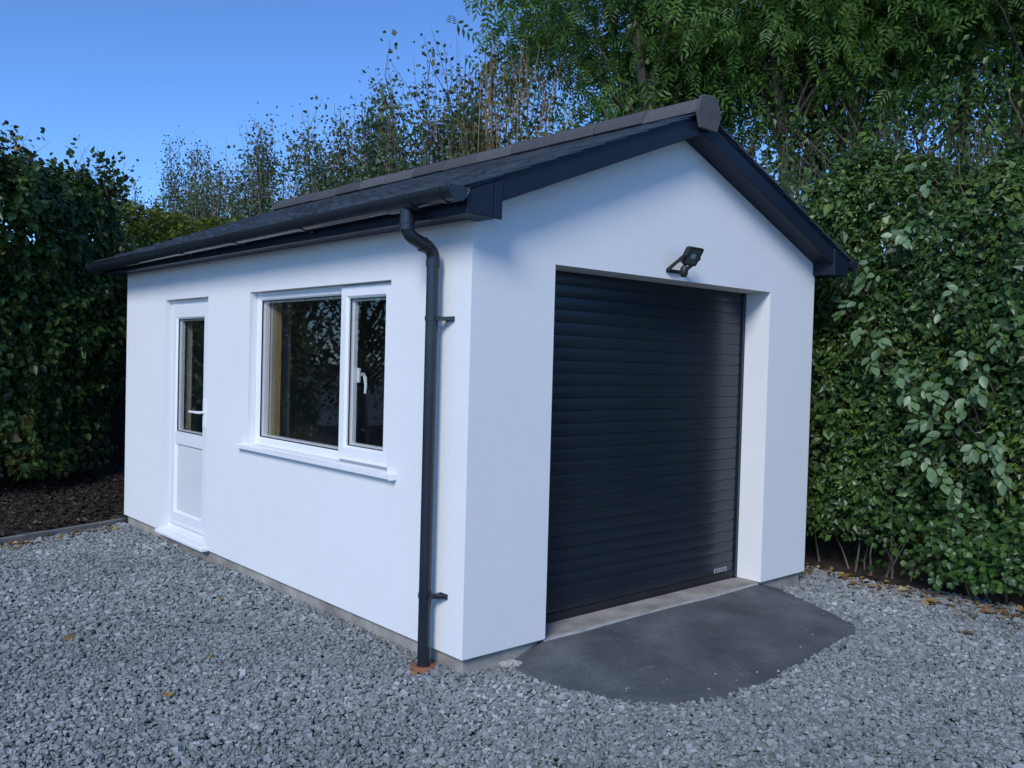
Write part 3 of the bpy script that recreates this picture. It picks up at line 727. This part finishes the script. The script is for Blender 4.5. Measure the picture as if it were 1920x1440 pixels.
# U bracket
B0 = Vector((1.590, -0.006, 2.171)); g = G()
g.box(1.582, 1.752, -0.012, -0.001, 2.160, 2.182)
for xx in (1.585, 1.748):
    g.prism([(-0.002, 2.160), (-0.002, 2.182), (-0.128, 2.262), (-0.140, 2.246), (-0.012, 2.160)], 0, xx-0.003, xx+0.003)
for xx, sg in ((1.592, 1), (1.744, -1)): g.tube([(xx-0.012*sg, -0.130, 2.253), (xx+0.012*sg, -0.130, 2.253)], 0.008, 10)
o = obj('bracket', g, 'blackmetal', fl); local(o)
# sensor
g = G(); g.tube([(1.640, -0.105, 2.210), (1.640, -0.100, 2.185)], 0.012, 10); g.tube([(1.640, -0.104, 2.196), (1.638, -0.100, 2.176), (1.636, -0.098, 2.146), (1.636, -0.098, 2.128)], [0.020, 0.026, 0.025, 0.014], 14)
o = obj('sensor', g, 'blackmetal', fl, smooth=50); local(o)
g = G(); g.tube([(1.628, -0.100, 2.226), (1.610, -0.07, 2.222), (1.604, -0.03, 2.205), (1.612, -0.006, 2.182), (1.614, 0.0, 2.176)], 0.003, 6)
o = obj('cable', g, 'blackmetal', fl, smooth=True); local(o)

# --- mortar rubble by the apron
for i, (x, y, sx, lab) in enumerate(((0.33, 0.005, 0.055, 'curved grey lump of spilt mortar beside the apron at the plinth'), (0.375, -0.035, 0.035, 'small grey mortar crumb next to the larger mortar lump'), (0.425, -0.02, 0.026, 'thin white plaster fragment lying on the apron corner'))):
    bm = bmesh.new(); bmesh.ops.create_icosphere(bm, subdivisions=2, radius=sx)
    rr = random.Random(i)
    for v in bm.verts: v.co *= rr.uniform(0.75, 1.15); v.co.z *= 0.5; v.co.y *= 0.6
    me = bpy.data.meshes.new('mortar_lump'); bm.to_mesh(me); bm.free()
    o = link('mortar_lump', me, 'mortar' if i < 2 else 'upvc', loc=(x, y, -0.088)); o.rotation_euler.z = -0.5+i
    tag(o, lab, 'rubble', 'mortar crumbs by the apron')

# ================================================================ VEGETATION
def rand_dirs(n): return nrm(rng.normal(size=(n, 3)))
def hedge_leaves(path, height, n, depth, bulge, zbase=0.0, toprad=0.45, lean=0.0, hvar=0.25, topn=0.2, dens=None):
    """path: list of (x,y); outward is to the right-hand side of the direction of travel. returns positions, outward normals, tparam"""
    path = np.array(path, float); seg = np.diff(path, axis=0); sl_ = np.linalg.norm(seg, axis=1); cum = np.concatenate([[0], np.cumsum(sl_)])
    s_ = rng.uniform(0, cum[-1], n); i = np.clip(np.searchsorted(cum, s_)-1, 0, len(seg)-1); t = (s_-cum[i])/sl_[i]
    base = path[i]+seg[i]*t[:, None]; tan = seg[i]/sl_[i][:, None]; out = np.stack([tan[:, 1], -tan[:, 0]], 1)
    hloc = height+hvar*np.sin(s_*1.9+1.3)*0.5+hvar*np.sin(s_*4.7)*0.3
    L1 = hloc-toprad; L2 = toprad*1.57; L3 = 1.0
    q = rng.uniform(0, 1, n)*(L1-zbase+L2+L3*topn*4)
    zz = np.where(q < L1-zbase, zbase+q, 0.0); ins = np.zeros(n); nz = np.zeros(n)
    k = (q >= L1-zbase) & (q < L1-zbase+L2); a = (q-(L1-zbase))/toprad
    zz = np.where(k, L1+toprad*np.sin(a), zz); ins = np.where(k, toprad*(1-np.cos(a)), ins); nz = np.where(k, np.sin(a), nz)
    k2 = q >= L1-zbase+L2; zz = np.where(k2, hloc, zz); ins = np.where(k2, toprad+(q-(L1-zbase+L2)), ins); nz = np.where(k2, 1, nz)
    no = np.sqrt(np.maximum(0, 1-nz**2))
    N = np.stack([out[:, 0]*no, out[:, 1]*no, nz], 1)
    P = np.stack([base[:, 0]-out[:, 0]*(ins+lean*zz), base[:, 1]-out[:, 1]*(ins+lean*zz), zz], 1)
    dsp = bulge*(0.7*fnoise(P, 1.6)+0.55*fnoise(P, 4.2, 8)+0.25*fnoise(P, 9, 15))
    dp_ = rng.exponential(depth, n)
    P = P+N*(dsp-dp_)[:, None]
    return P, N, dp_
def leaf_orient(N, droop=0.35, spread=0.6):
    n = len(N)
    nn = nrm(N+np.array([0, 0, 0.45])+rng.normal(0, spread, (n, 3)))
    d = rng.normal(size=(n, 3)); d[:, 2] -= droop*1.5; d += N*0.5
    d = nrm(d-nn*np.sum(d*nn, 1, keepdims=True)); return d, nn
def hedge_core(path, height, back, toprad, name, parent, zbase=0.05):  # closed dark sheet behind the leaves, stands in for the shaded hedge inside
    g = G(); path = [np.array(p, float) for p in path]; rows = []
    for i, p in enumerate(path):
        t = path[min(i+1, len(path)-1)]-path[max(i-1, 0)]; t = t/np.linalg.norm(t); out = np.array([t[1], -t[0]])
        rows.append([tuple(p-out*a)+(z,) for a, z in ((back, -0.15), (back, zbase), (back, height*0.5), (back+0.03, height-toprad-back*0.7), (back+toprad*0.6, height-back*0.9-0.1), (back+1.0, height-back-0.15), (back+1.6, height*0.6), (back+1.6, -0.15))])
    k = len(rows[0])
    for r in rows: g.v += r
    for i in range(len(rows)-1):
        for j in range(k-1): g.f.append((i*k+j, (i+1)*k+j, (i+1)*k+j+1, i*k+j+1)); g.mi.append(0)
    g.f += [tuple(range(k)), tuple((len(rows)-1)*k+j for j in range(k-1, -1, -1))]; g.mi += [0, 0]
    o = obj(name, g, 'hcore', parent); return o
def twig_paths(name, starts, dirs, lens, rad, m_, parent, nseg=4, curve=0.2, sides=4, stuff=False):
    g = G()
    for p, d, l in zip(starts, dirs, lens):
        p = Vector(p); d = Vector(d).normalized(); pts = [p]; c = Vector(rng.normal(0, curve, 3).tolist())
        for i in range(nseg):
            d = (d+c/nseg+Vector(rng.normal(0, curve*0.35, 3).tolist())).normalized(); p = p+d*(l/nseg); pts.append(p)
        g.tube(pts, [rad*(1-0.8*i/nseg) for i in range(nseg+1)], sides, cap=False)
    o = obj(name, g, m_, parent)
    if stuff: o['kind'] = 'stuff'
    return o

# ---- right hedge (runs along x ~ 3.9, outward = -x): travel towards -y => right-hand side is -x
rh = empty('hedge', (4.3, 0, -0.1), 'tall dense dark green hedge along the right side of the garage', 'hedge')
pathR = [(4.12, 9.0), (4.02, 4.0), (3.92, 0.8), (3.95, -0.6), (4.05, -1.8), (4.2, -4.2)]
P, N, dp_ = hedge_leaves([(3.98, 3.0), (3.92, 0.8), (3.95, -0.6), (4.05, -1.8), (4.10, -2.5)], 3.15, 125000, 0.12, 0.25, zbase=0.22, toprad=0.5, topn=0.22, hvar=0.5)
k = (P[:, 2] > 0.35) | (rng.uniform(0, 1, len(P)) < np.clip((P[:, 2]+0.15)/0.5, 0, 1)*np.where(P[:, 1] < -0.7, 1.4, 0.75)); P, N = P[k], N[k]
D, NN = leaf_orient(N)
sz = np.exp(rng.normal(0, 0.36, len(P)))*0.046*(1+0.25*fnoise(P, 1.1, 5))
o = link('foliage', scatter('foliage', P, D, NN, sz, LEAF2, rng.uniform(0.8, 1.2, len(P))), 'leafR', rh); o['kind'] = 'stuff'
P, N, dp_ = hedge_leaves([(4.12, 9.0), (4.02, 4.0), (3.98, 3.0)], 3.15, 15000, 0.10, 0.15, zbase=1.2, toprad=0.5, topn=0.25)
D, NN = leaf_orient(N)
o = link('foliage', scatter('foliage', P, D, NN, np.exp(rng.normal(0, .25, len(P)))*0.055, LEAF2), 'leafR', rh); o['kind'] = 'stuff'
hedge_core(pathR, 3.0, 0.42, 0.5, 'dark_core', rh)
# loose top shoots
n = 520; ys = rng.uniform(-2.4, 3.0, n); xs = rng.uniform(4.15, 5.0, n); zs_ = 3.02+0.15*np.sin(ys*3)+0.16*np.sin(ys*7.3+1)+rng.uniform(-0.1, 0.1, n)
for o_ in (rh,):
    st = np.stack([xs, ys, zs_-0.15], 1); dr_ = np.stack([rng.normal(-0.1, 0.22, n), rng.normal(0, 0.22, n), np.ones(n)], 1); ln2 = rng.uniform(0.15, 0.5, n)+0.5*rng.uniform(0, 1, n)**3
    twig_paths('shoots', st, dr_, ln2, 0.004, 'twig', rh, 2, 0.1, 3, True)
    m_ = 22; PP = (st[:, None]+nrm(dr_)[:, None]*(ln2[:, None]*rng.uniform(0.1, 1.0, (n, m_)))[:, :, None]).reshape(-1, 3)+rng.normal(0, 0.030, (n*m_, 3))
    D = rng.normal(size=PP.shape); D[:, 2] += 0.5; NN = rng.normal(size=PP.shape); NN[:, 2] += 0.8
    o = link('shoot_leaves', scatter('shoot_leaves', PP, D, nrm(NN), np.exp(rng.normal(0, .2, len(PP)))*0.042, LEAF2), 'leafRtop', rh); o['kind'] = 'stuff'
# patches of larger mid-green leaves woven through the face
pc = np.stack([rng.uniform(-2.3, 2.0, 46), rng.uniform(0.5, 2.9, 46)], 1); ix = rng.integers(0, 46, 1500)
P = np.stack([np.full(1500, 3.93), pc[ix, 0]+rng.normal(0, .13, 1500), pc[ix, 1]+rng.normal(0, .15, 1500)], 1)
P[:, 0] -= 0.25*(0.7*fnoise(P, 1.6)+0.55*fnoise(P, 4.2, 8))+rng.uniform(-0.06, 0.05, 1500)
N = np.tile(np.array([[-1.0, 0, 0]]), (1500, 1)); D, NN = leaf_orient(N, 0.6, 0.4)
o = link('mid_leaves', scatter('mid_leaves', P, D, NN, np.exp(rng.normal(0, .22, 1500))*0.058, LEAF6, rng.uniform(0.9, 1.4, 1500)), 'ivy', rh); o['kind'] = 'stuff'
# bare stems at the foot
n = 36; st = np.stack([rng.uniform(4.02, 4.3, n), rng.uniform(-2.3, 2.2, n), np.full(n, -0.12)], 1)
twig_paths('stems', st, np.stack([rng.normal(-0.1, .25, n), rng.normal(0, .3, n), np.ones(n)], 1), rng.uniform(0.4, 1.0, n), 0.010, 'twig', rh, 4, 0.3, 5, True)
# big pale leaves in sprays
big = []
g = G(); lv, lf_ = LEAF6
seg_ = [(0, 0), (0.16, 0.12), (0.27, 0.33), (0.29, 0.52), (0.19, 0.78), (0, 1.0)]
vv = [(0, t, -0.10*t*t) for _, t in seg_]; 
vr = [(x, t, 0.06*x/0.29-0.10*t*t) for x, t in seg_[1:-1]]; vl = [(-x, t, z) for x, t, z in vr]
g.v = vv+vr+vl; ff = []
for sgn, off in ((1, 6), (-1, 10)):
    ff.append((0, off, 1)); ff.append((1, off, off+1, 2)); ff.append((2, off+1, off+2, 3)); ff.append((3, off+2, off+3, 4)); ff.append((4, off+3, 5))
g.f = ff; g.mi = [0]*len(ff)
bigm = g.mesh('leaf')
SPG = G()
SPRAYS = [  # y, z, count, spread, size
 (-0.12, 2.42, 34, 0.17, 0.085), (-0.45, 2.50, 14, 0.12, 0.085), (0.10, 2.28, 14, 0.10, 0.08), (-0.05, 2.02, 12, 0.12, 0.085), (-0.38, 1.78, 24, 0.14, 0.098),
 (-0.50, 1.45, 12, 0.10, 0.09), (-0.72, 1.40, 30, 0.17, 0.09), (-0.80, 1.12, 30, 0.17, 0.09), (-0.98, 1.28, 20, 0.13, 0.09), (-0.80, 0.82, 22, 0.13, 0.085),
 (-1.05, 1.55, 10, 0.10, 0.09), (-1.18, 1.62, 10, 0.10, 0.085), (-1.15, 1.15, 12, 0.12, 0.085), (0.42, 2.92, 14, 0.09, 0.075), (-1.22, 0.90, 10, 0.10, 0.085), (-0.55, 3.02, 6, 0.10, 0.085), (-0.82, 2.15, 7, 0.12, 0.08)]
rr = random.Random(5)
for (y, z, cnt, sp, sz0) in SPRAYS:
    nt_ = max(2, cnt//6)
    for t in range(nt_):
        cy, cz = y+rr.gauss(0, sp*0.7), z+rr.gauss(0, sp*0.75); cx = 3.80-0.02*rr.random()+(0.10 if z > 2.8 else 0)
        xo = fnoise(np.array([[3.95, cy, cz]]), 1.6)[0]*0.09
        cx -= xo
        cnt_i = cnt//nt_
        SPG.tube([(cx+0.30, cy+rr.uniform(-.12, .12), cz-0.22), (cx+0.10, cy+rr.uniform(-.04, .04), cz-0.05), (cx, cy, cz)], [0.006, 0.005, 0.003], 4, cap=False)
        tw = Vector((-0.25+rr.uniform(-.2, .2), rr.gauss(0, .55), -0.55+rr.gauss(0, .35))).normalized(); sd = tw.cross(Vector((-1, 0, 0.3))).normalized(); tl = rr.uniform(0.10, 0.24)
        for j in range(cnt_i):
            q = (j+rr.random())/cnt_i; po = tw*(tl*(q-0.4))+Vector((-0.02*q, 0, 0))
            d = (tw*(0.35+0.7*q)+sd*((1 if j % 2 else -1)*rr.uniform(0.5, 1.0)*(1.15-q))+Vector((-0.3+rr.uniform(-.25, .25), 0, -0.15+rr.gauss(0, .2)))).normalized()
            nn = Vector((-0.8+rr.uniform(-.35, .35), rr.gauss(0, .45), 0.75+rr.gauss(0, .35))).normalized()
            X = d.cross(nn).normalized(); Z = X.cross(d)
            s_ = sz0*rr.uniform(0.6, 1.25)
            o = bpy.data.objects.new('leaf', bigm); COL.objects.link(o); o.parent = rh
            if not bigm.materials: bigm.materials.append(M['leafBig'])
            mm = Matrix((X*s_, d*s_, Z*s_)).transposed().to_4x4(); mm.translation = Vector((cx, cy, cz))+po+d*0.008-Vector(rh.location)
            o.matrix_local = mm
o = obj('spray_stems', SPG, 'twig', rh); o['kind'] = 'stuff'
bigm.polygons.foreach_set('use_smooth', [True]*len(bigm.polygons))
# children built in world space: undo parent offset
for c in rh.children:
    if c.name.split('.')[0] != 'leaf': c.location = -Vector(rh.location)
# ivy patch low on the right
iv = empty('ivy_plant', (4.0, -1.1, -0.1), 'bright green ivy growing low on the right hedge by the gravel', 'ivy')
n = 900; P = np.stack([3.86+rng.normal(0, .05, n), rng.normal(-1.12, 0.36, n), np.abs(rng.normal(0.22, .18, n))+0.04], 1)
P[:, 0] -= 0.06*np.cos(P[:, 1]*6); D = rng.normal(size=P.shape); D[:, 2] -= 0.9; D[:, 0] -= 0.5; NN = rng.normal(0, .4, P.shape); NN[:, 0] -= 0.9; NN[:, 2] += 0.6
o = link('ivy_leaves', scatter('ivy_leaves', P-np.array(iv.location), D, nrm(NN), np.exp(rng.normal(0, .2, n))*0.054, LEAF6, np.full(n, 1.35)), 'ivy', iv); o['kind'] = 'stuff'

# ---- left beech hedge
lh = empty('hedge', (-1.5, 7.2, 0), 'tall dark beech hedge behind the bark bed at left', 'hedge')
# travel towards +x => right-hand side is -y (towards the yard)
pathL = [(-2.6, 6.45), (-0.9, 6.25), (0.0, 6.80), (0.45, 7.15), (0.62, 7.32)]
P, N, dp_ = hedge_leaves(pathL, 3.50, 46000, 0.15, 0.34, zbase=0.25, toprad=0.5, hvar=0.22, topn=0.2)
k = (P[:, 2] > 0.7) | (rng.uniform(0, 1, len(P)) < np.clip(P[:, 2]/0.7, 0, 1)**1.0); P, N = P[k], N[k]
D, NN = leaf_orient(N, 0.5, 0.5)
sz = np.exp(rng.normal(0, 0.25, len(P)))*0.072
o = link('foliage', scatter('foliage', P-np.array(lh.location), D, NN, sz, LEAF6, rng.uniform(0.9, 1.3, len(P))), 'leafL', lh); o['kind'] = 'stuff'
o = hedge_core(pathL, 3.25, 0.50, 0.5, 'dark_core', lh, 0.2); o.location = -Vector(lh.location)
# arching top shoots
pa = np.array(pathL); n = 60; ii_ = rng.integers(0, 4, n); tt = rng.uniform(0, 1, n); b0 = pa[ii_]+(pa[ii_+1]-pa[ii_])*tt[:, None]
st = np.stack([b0[:, 0]+rng.uniform(-.1, .4, n), b0[:, 1]+rng.uniform(0.2, 0.7, n), 3.25+rng.uniform(0, .2, n)], 1)
dr_ = np.stack([rng.normal(0, .35, n), rng.normal(-0.1, .35, n), np.ones(n)], 1); ln2 = rng.uniform(0.25, 0.6, n)
o = twig_paths('shoots', st, dr_, ln2, 0.005, 'twig', lh, 3, 0.25, 3, True); o.location = -Vector(lh.location)
m_ = 14; PP = (st[:, None]+nrm(dr_)[:, None]*(ln2[:, None]*rng.uniform(0.1, 1.0, (n, m_)))[:, :, None]).reshape(-1, 3)+rng.normal(0, 0.04, (n*m_, 3))
D = rng.normal(size=PP.shape); NN = rng.normal(size=PP.shape); NN[:, 2] += 1
o = link('shoot_leaves', scatter('shoot_leaves', PP-np.array(lh.location), D, nrm(NN), np.exp(rng.normal(0, .2, len(PP)))*0.068, LEAF6, np.full(len(PP), 1.2)), 'leafL', lh); o['kind'] = 'stuff'
# ---- shrub behind the garage, its sunlit look put into the leaf colour
gs_ = empty('sunlit_shrub', (1.9, 8.8, 0), 'clipped shrub behind the eaves, sunlight painted into its yellow-green leaves', 'shrub')
P, N, dp_ = hedge_leaves([(0.9, 8.25), (2.4, 9.1), (3.9, 9.9)], 3.52, 24000, 0.10, 0.24, zbase=1.6, toprad=0.55, hvar=0.2)
D, NN = leaf_orient(N, 0.2, 0.6)
o = link('foliage', scatter('foliage', P-np.array(gs_.location), D, NN, np.exp(rng.normal(0, .25, len(P)))*0.060, LEAF2), 'leafSun', gs_); o['kind'] = 'stuff'
o = hedge_core([(0.9, 8.35), (2.4, 9.1), (3.9, 9.9)], 3.4, 0.35, 0.5, 'dark_core', gs_, 0.2); o.location = -Vector(gs_.location)

# ---- loose boundary trees to the left of the yard (seen reflected in the window)
def blob_tree(name, base, height, crown_c, crown_r, ncl, per, leaf, lsize, proto, label, cat, group, sig=0.33, trunk_r=0.11, lean=(0, 0), droop=0.4, nlimb=None, twigm='bark_wood', seed=0, stems=1):
    r0 = np.random.default_rng(seed+100)
    t = empty(name, base, label, cat, group); B = Vector(base)
    top = np.array(crown_c)-np.array(base)
    g = G(); tips = []
    c = r0.normal(size=(ncl, 3)); c = nrm(c)*(r0.uniform(0.25, 1, (ncl, 1))**0.5); cl = top+c*np.array(crown_r)
    spine = []
    for s in range(stems):
        off = np.array([r0.normal(0, .18), r0.normal(0, .18), 0])*(stems > 1)
        pts = []
        for i in range(8):
            q = i/7; pts.append(np.array([lean[0]*q*q, lean[1]*q*q, 0])*1.0+np.array([top[0], top[1], 0])*q*q*0.9+off*(1+2.5*q)+np.array([0.12*math.sin(3*q+s), 0.12*math.cos(2.3*q+s*2), height*0.82*q]))
        g.tube(pts, [trunk_r*(1-0.75*i/7) for i in range(8)], 8, cap=False); spine.append(pts)
    o = obj('trunk', g, 'bark_wood', t, smooth=True)
    g = G()
    for k_ in range(ncl):
        pts = spine[k_ % stems]; e = cl[k_]
        zz = max(0.25, min(0.95, (e[2]-0.8)/(height*0.82)*0.75)); q = zz*7; i = min(6, int(q)); a = pts[i]+(pts[i+1]-pts[i])*(q-i)
        mid = a*0.5+e*0.5+np.array([0, 0, 0.12])+r0.normal(0, .12, 3)
        g.tube([a, mid*0.6+a*0.4, mid, e*0.6+mid*0.4, e+r0.normal(0, .1, 3)], [0.026, 0.020, 0.015, 0.010, 0.004], 5, cap=False)
    o = obj('branches', g, twigm, t, smooth=True); o['kind'] = 'stuff'
    wgt = r0.uniform(0.45, 1.55, ncl); cnt = (per*wgt).astype(int); idx = np.repeat(np.arange(ncl), cnt)
    sgm = (sig*r0.uniform(0.65, 1.3, ncl))[idx][:, None]
    P = cl[idx]+r0.normal(size=(len(idx), 3))*sgm*np.array([1, 1, 0.75])
    D = r0.normal(size=P.shape); D[:, 2] -= droop; NN = r0.normal(0, .6, P.shape); NN[:, 2] += 1
    o = link('crown', scatter('crown', P, D, nrm(NN), np.exp(r0.normal(0, .2, len(P)))*lsize, proto), leaf, t); o['kind'] = 'stuff'
    return t, spine
for i, (bx, by, h_) in enumerate(((-3.6, 8.6, 4.6), (-5.4, 9.6, 5.0), (-7.4, 10.2, 5.2), (-9.6, 10.6, 5.0))):
    blob_tree('boundary_tree', (bx, by, 0), h_, (bx, by, h_*0.56), (1.3, 1.0, h_*0.44), 42, 90, 'leafL', 0.10, LEAF2, '%s of the loose boundary trees left of the bark bed, reflected in the window' % ('nearest', 'second', 'third', 'farthest')[i], 'tree', 'boundary trees reflected in the window', 0.36, 0.10, seed=i)

# ---- upright young trees in the row behind the garage
up_lab = ['first', 'second', 'third', 'fourth', 'fifth', 'sixth', 'seventh', 'eighth', 'ninth', 'tenth', 'eleventh', 'twelfth', 'thirteenth', 'fourteenth']
def upright(base, h, seed, idx, total, leafy, m_):
    r0 = np.random.default_rng(seed+500)
    t = empty('young_tree', base, 'upright twiggy young tree, %s from the left in the row above the roof' % up_lab[idx], 'tree', 'young trees in a row behind the garage')
    gt_, gb = G(), G(); LP = []
    for s in range(11):
        a = r0.uniform(0, 6.28); rad = r0.uniform(0.05, 0.75); hh = h*r0.uniform(0.72, 1.0); lx, ly = math.cos(a)*rad, math.sin(a)*rad
        pts = []
        for i in range(7):
            q = i/6; pts.append(np.array([lx*(q**0.7)+0.05*math.sin(4*q+s), ly*(q**0.7)+0.05*math.cos(5*q+s), hh*q]))
        if s < 3: gt_.tube(pts, [0.045*(1-0.9*i/6) for i in range(7)], 6, cap=False)
        else: gb.tube(pts, [0.024*(1-0.88*i/6) for i in range(7)], 5, cap=False)
        # ascending shoots
        for j in range(14):
            q = r0.uniform(0.35, 0.97); i = min(5, int(q*6)); p = pts[i]+(pts[i+1]-pts[i])*(q*6-i)
            d = np.array([r0.normal(0, .34), r0.normal(0, .34), 1.0]); l = r0.uniform(0.35, 0.95)*(1.15-q*0.5)
            p2 = p+d*l*0.5+r0.normal(0, .03, 3); p3 = p+d*l+r0.normal(0, .05, 3)
            gb.tube([p, p2, p3], [0.0075, 0.006, 0.0025], 3, cap=False)
            dens = leafy*max(0.0, min(1.0, 1.95-1.75*(p3[2]/h)))*r0.choice([0.35, 1.0, 1.8])
            for k_ in range(int(92*dens)):
                tq = r0.uniform(0.05, 1); LP.append(p+(p3-p)*tq+r0.normal(0, .11, 3))
        if r0.uniform() < 0.75*leafy:
            for k_ in range(int(90*leafy)):
                q = r0.uniform(0.55, 1.0); i = min(5, int(q*6)); LP.append(pts[i]+(pts[i+1]-pts[i])*(q*6-i)+r0.normal(0, .11, 3))
    for j in range(60 if leafy < 0.85 else 12):
        a = r0.uniform(0, 6.28); rad = r0.uniform(0.05, 0.75); z0 = h*r0.uniform(0.55, 0.76); l = h*r0.uniform(0.10, 0.26)
        p = np.array([math.cos(a)*rad, math.sin(a)*rad, z0]); d = np.array([math.cos(a)*0.10+r0.normal(0, .06), math.sin(a)*0.10+r0.normal(0, .06), 1.0])
        gb.tube([p, p+d*l*0.5+r0.normal(0, .02, 3), p+d*l+r0.normal(0, .03, 3)], [0.006, 0.0048, 0.002], 3, cap=False)
    o = obj('trunk', gt_, 'bark_wood', t, smooth=True)
    o = obj('branches', gb, m_, t); o['kind'] = 'stuff'
    P = np.array(LP); D = r0.normal(size=P.shape); D[:, 2] += 0.3; NN = r0.normal(0, .7, P.shape); NN[:, 2] += 0.7
    o = link('crown', scatter('crown', P, D, nrm(NN), np.exp(r0.normal(0, .22, len(P)))*0.060, LEAF2, np.full(len(P), 1.3)), 'leafU', t); o['kind'] = 'stuff'
spots = [(5.6, 19.6, 6.0, 1.0), (5.4, 17.6, 6.6, 0.9), (5.0, 15.6, 6.1, 0.9), (4.9, 13.9, 5.9, 0.7), (4.8, 12.4, 6.2, 0.9), (4.8, 11.1, 5.6, 0.8), (4.75, 10.0, 5.6, 1.0), (4.7, 9.0, 5.6, 1.0), (4.7, 8.1, 5.9, 0.9), (4.65, 7.2, 5.7, 1.0), (4.6, 6.4, 6.1, 1.0), (4.6, 5.65, 6.0, 0.8), (4.65, 4.95, 6.1, 0.45)]
for i, (x, y, h_, lf) in enumerate(spots):
    upright((x, y, -0.1), h_, i, i, len(spots), lf, 'twig2' if i >= 12 else 'twig')

# ---- ash trees at the right
ash = [  # base, height, crown centre, radii, clusters
 ((6.9, 3.9, 0), 9.5, (6.4, 4.3, 6.9), (1.9, 1.9, 2.4), 52, 'drooping ash tree with light green leaves beside the ridge, leftmost of the tall trees'),
 ((8.0, 2.2, 0), 10.0, (7.6, 2.5, 6.9), (2.0, 2.0, 2.4), 54, 'tall ash tree directly above the ridge end, second of the tall trees'),
 ((8.6, 0.8, 0), 10.0, (8.2, 0.9, 6.8), (1.9, 1.7, 2.2), 36, 'tall ash tree right of the ridge, third of the tall trees'),
 ((9.0, -0.6, 0), 10.5, (8.4, -0.6, 7.0), (1.8, 1.7, 2.2), 30, 'tall ash tree above the right hedge, fourth of the tall trees'),
 ((8.2, -1.6, 0), 10.0, (8.2, -1.9, 7.0), (1.6, 1.5, 2.2), 24, 'thinner ash tree with pale bare trunk at the right edge of the picture'),
]
for i, (b, h_, cc, cr, ncl, lab) in enumerate(ash):
    t, sp = blob_tree('ash_tree', b, h_, cc, cr, ncl+8, (120, 112, 84, 64, 60)[i], 'leafA', 0.27, ASH, lab, 'tree', 'tall ash trees at the right', 0.44, 0.12, droop=1.0, seed=40+i, stems=3)
    # ivy on the trunks, and thin leafy under-storey below the crown
    r0 = np.random.default_rng(900+i); LP = []
    for pts in sp:
        for k_ in range(700):
            q = r0.uniform(0.15, 0.8); j = min(6, int(q*7)); p = pts[j]+(pts[j+1]-pts[j])*(q*7-j); a = r0.uniform(0, 6.28); r1 = 0.13+abs(r0.normal(0, .10))
            LP.append(p+np.array([math.cos(a)*r1, math.sin(a)*r1, r0.normal(0, .08)]))
    P = np.array(LP); D = r0.normal(size=P.shape); D[:, 2] -= 0.8; NN = r0.normal(0, .6, P.shape); NN[:, 2] += 0.6
    o = link('trunk_ivy', scatter('trunk_ivy', P, D, nrm(NN), np.exp(r0.normal(0, .2, len(P)))*0.085, LEAF2, np.full(len(P), 1.4)), 'leafR', t); o['kind'] = 'stuff'
# under-storey saplings between hedge and ash trees (dark, sky shows through)
und = [((6.6, 3.0, 0), 5.2), ((7.0, 1.8, 0), 5.4), ((7.4, 0.7, 0), 5.2), ((7.2, -0.3, 0), 5.0), ((7.6, -1.3, 0), 5.2)]
un_lab = ['leftmost', 'second', 'third', 'fourth', 'rightmost']
for i, (b, h_) in enumerate(und):
    blob_tree('sapling', b, h_, (b[0], b[1], 3.9), (1.0, 1.0, 1.3), 26, 48, 'leafR', 0.080, LEAF2, '%s dark leafy sapling between the right hedge and the tall ash trees' % un_lab[i], 'tree', 'saplings behind the right hedge', 0.28, 0.05, seed=70+i, stems=3)

# ---- leaf litter
n = 420
a1 = np.stack([rng.normal(3.78, .13, n), rng.uniform(-2.2, 1.2, n), np.full(n, -0.085)], 1)
b1 = np.stack([rng.uniform(-1.7, -0.1, 130), np.zeros(130), np.full(130, -0.085)], 1); b1[:, 1] = 4.90+(b1[:, 0]+1.15)*0.37-0.06-np.abs(rng.normal(0, .16, 130))
u = rng.uniform(0, 1, (26, 2)); c1 = np.stack([-2.2+u[:, 0]*2.1, -0.4+u[:, 1]*4.6, np.full(26, -0.088)], 1)
u = rng.uniform(0, 1, (16, 2)); d1 = np.stack([2.75+u[:, 0]*1.0, -1.8+u[:, 1]*1.7, np.full(16, -0.088)], 1)
P = np.concatenate([a1, b1, c1, d1]); D = rng.normal(size=P.shape); D[:, 2] *= 0.2; NN = rng.normal(0, .35, P.shape); NN[:, 2] = 1
tag(link('fallen_leaves', scatter('fallen_leaves', P, D, nrm(NN), np.exp(rng.normal(0, .3, len(P)))*0.045, LEAF6, np.full(len(P), 1.1)), 'litter'), 'scattered dry brown and yellow leaves along the hedge foot and kerb', 'leaf litter', kind='stuff')
# soil strip under the right hedge
g = G(); nn_ = 40
for i in range(nn_):
    y = -4.2+13.4*i/(nn_-1); e = 3.95-0.1*y*(1 if y < 1 else 0)-(0.1 if y >= 1 else 0)+0.05*math.sin(5*y)-0.05
    g.v += [(max(e, 3.45 if y > 0 else e), y, -0.125), (max(e, 3.45 if y > 0 else e)+0.12, y, -0.085), (6.5, y, -0.06)]
for i in range(nn_-1):
    for j in range(2): g.f.append((i*3+j, i*3+j+1, i*3+j+4, i*3+j+3)); g.mi.append(0)
tag(obj('hedge_soil', g, 'soil', smooth=True), kind='structure')
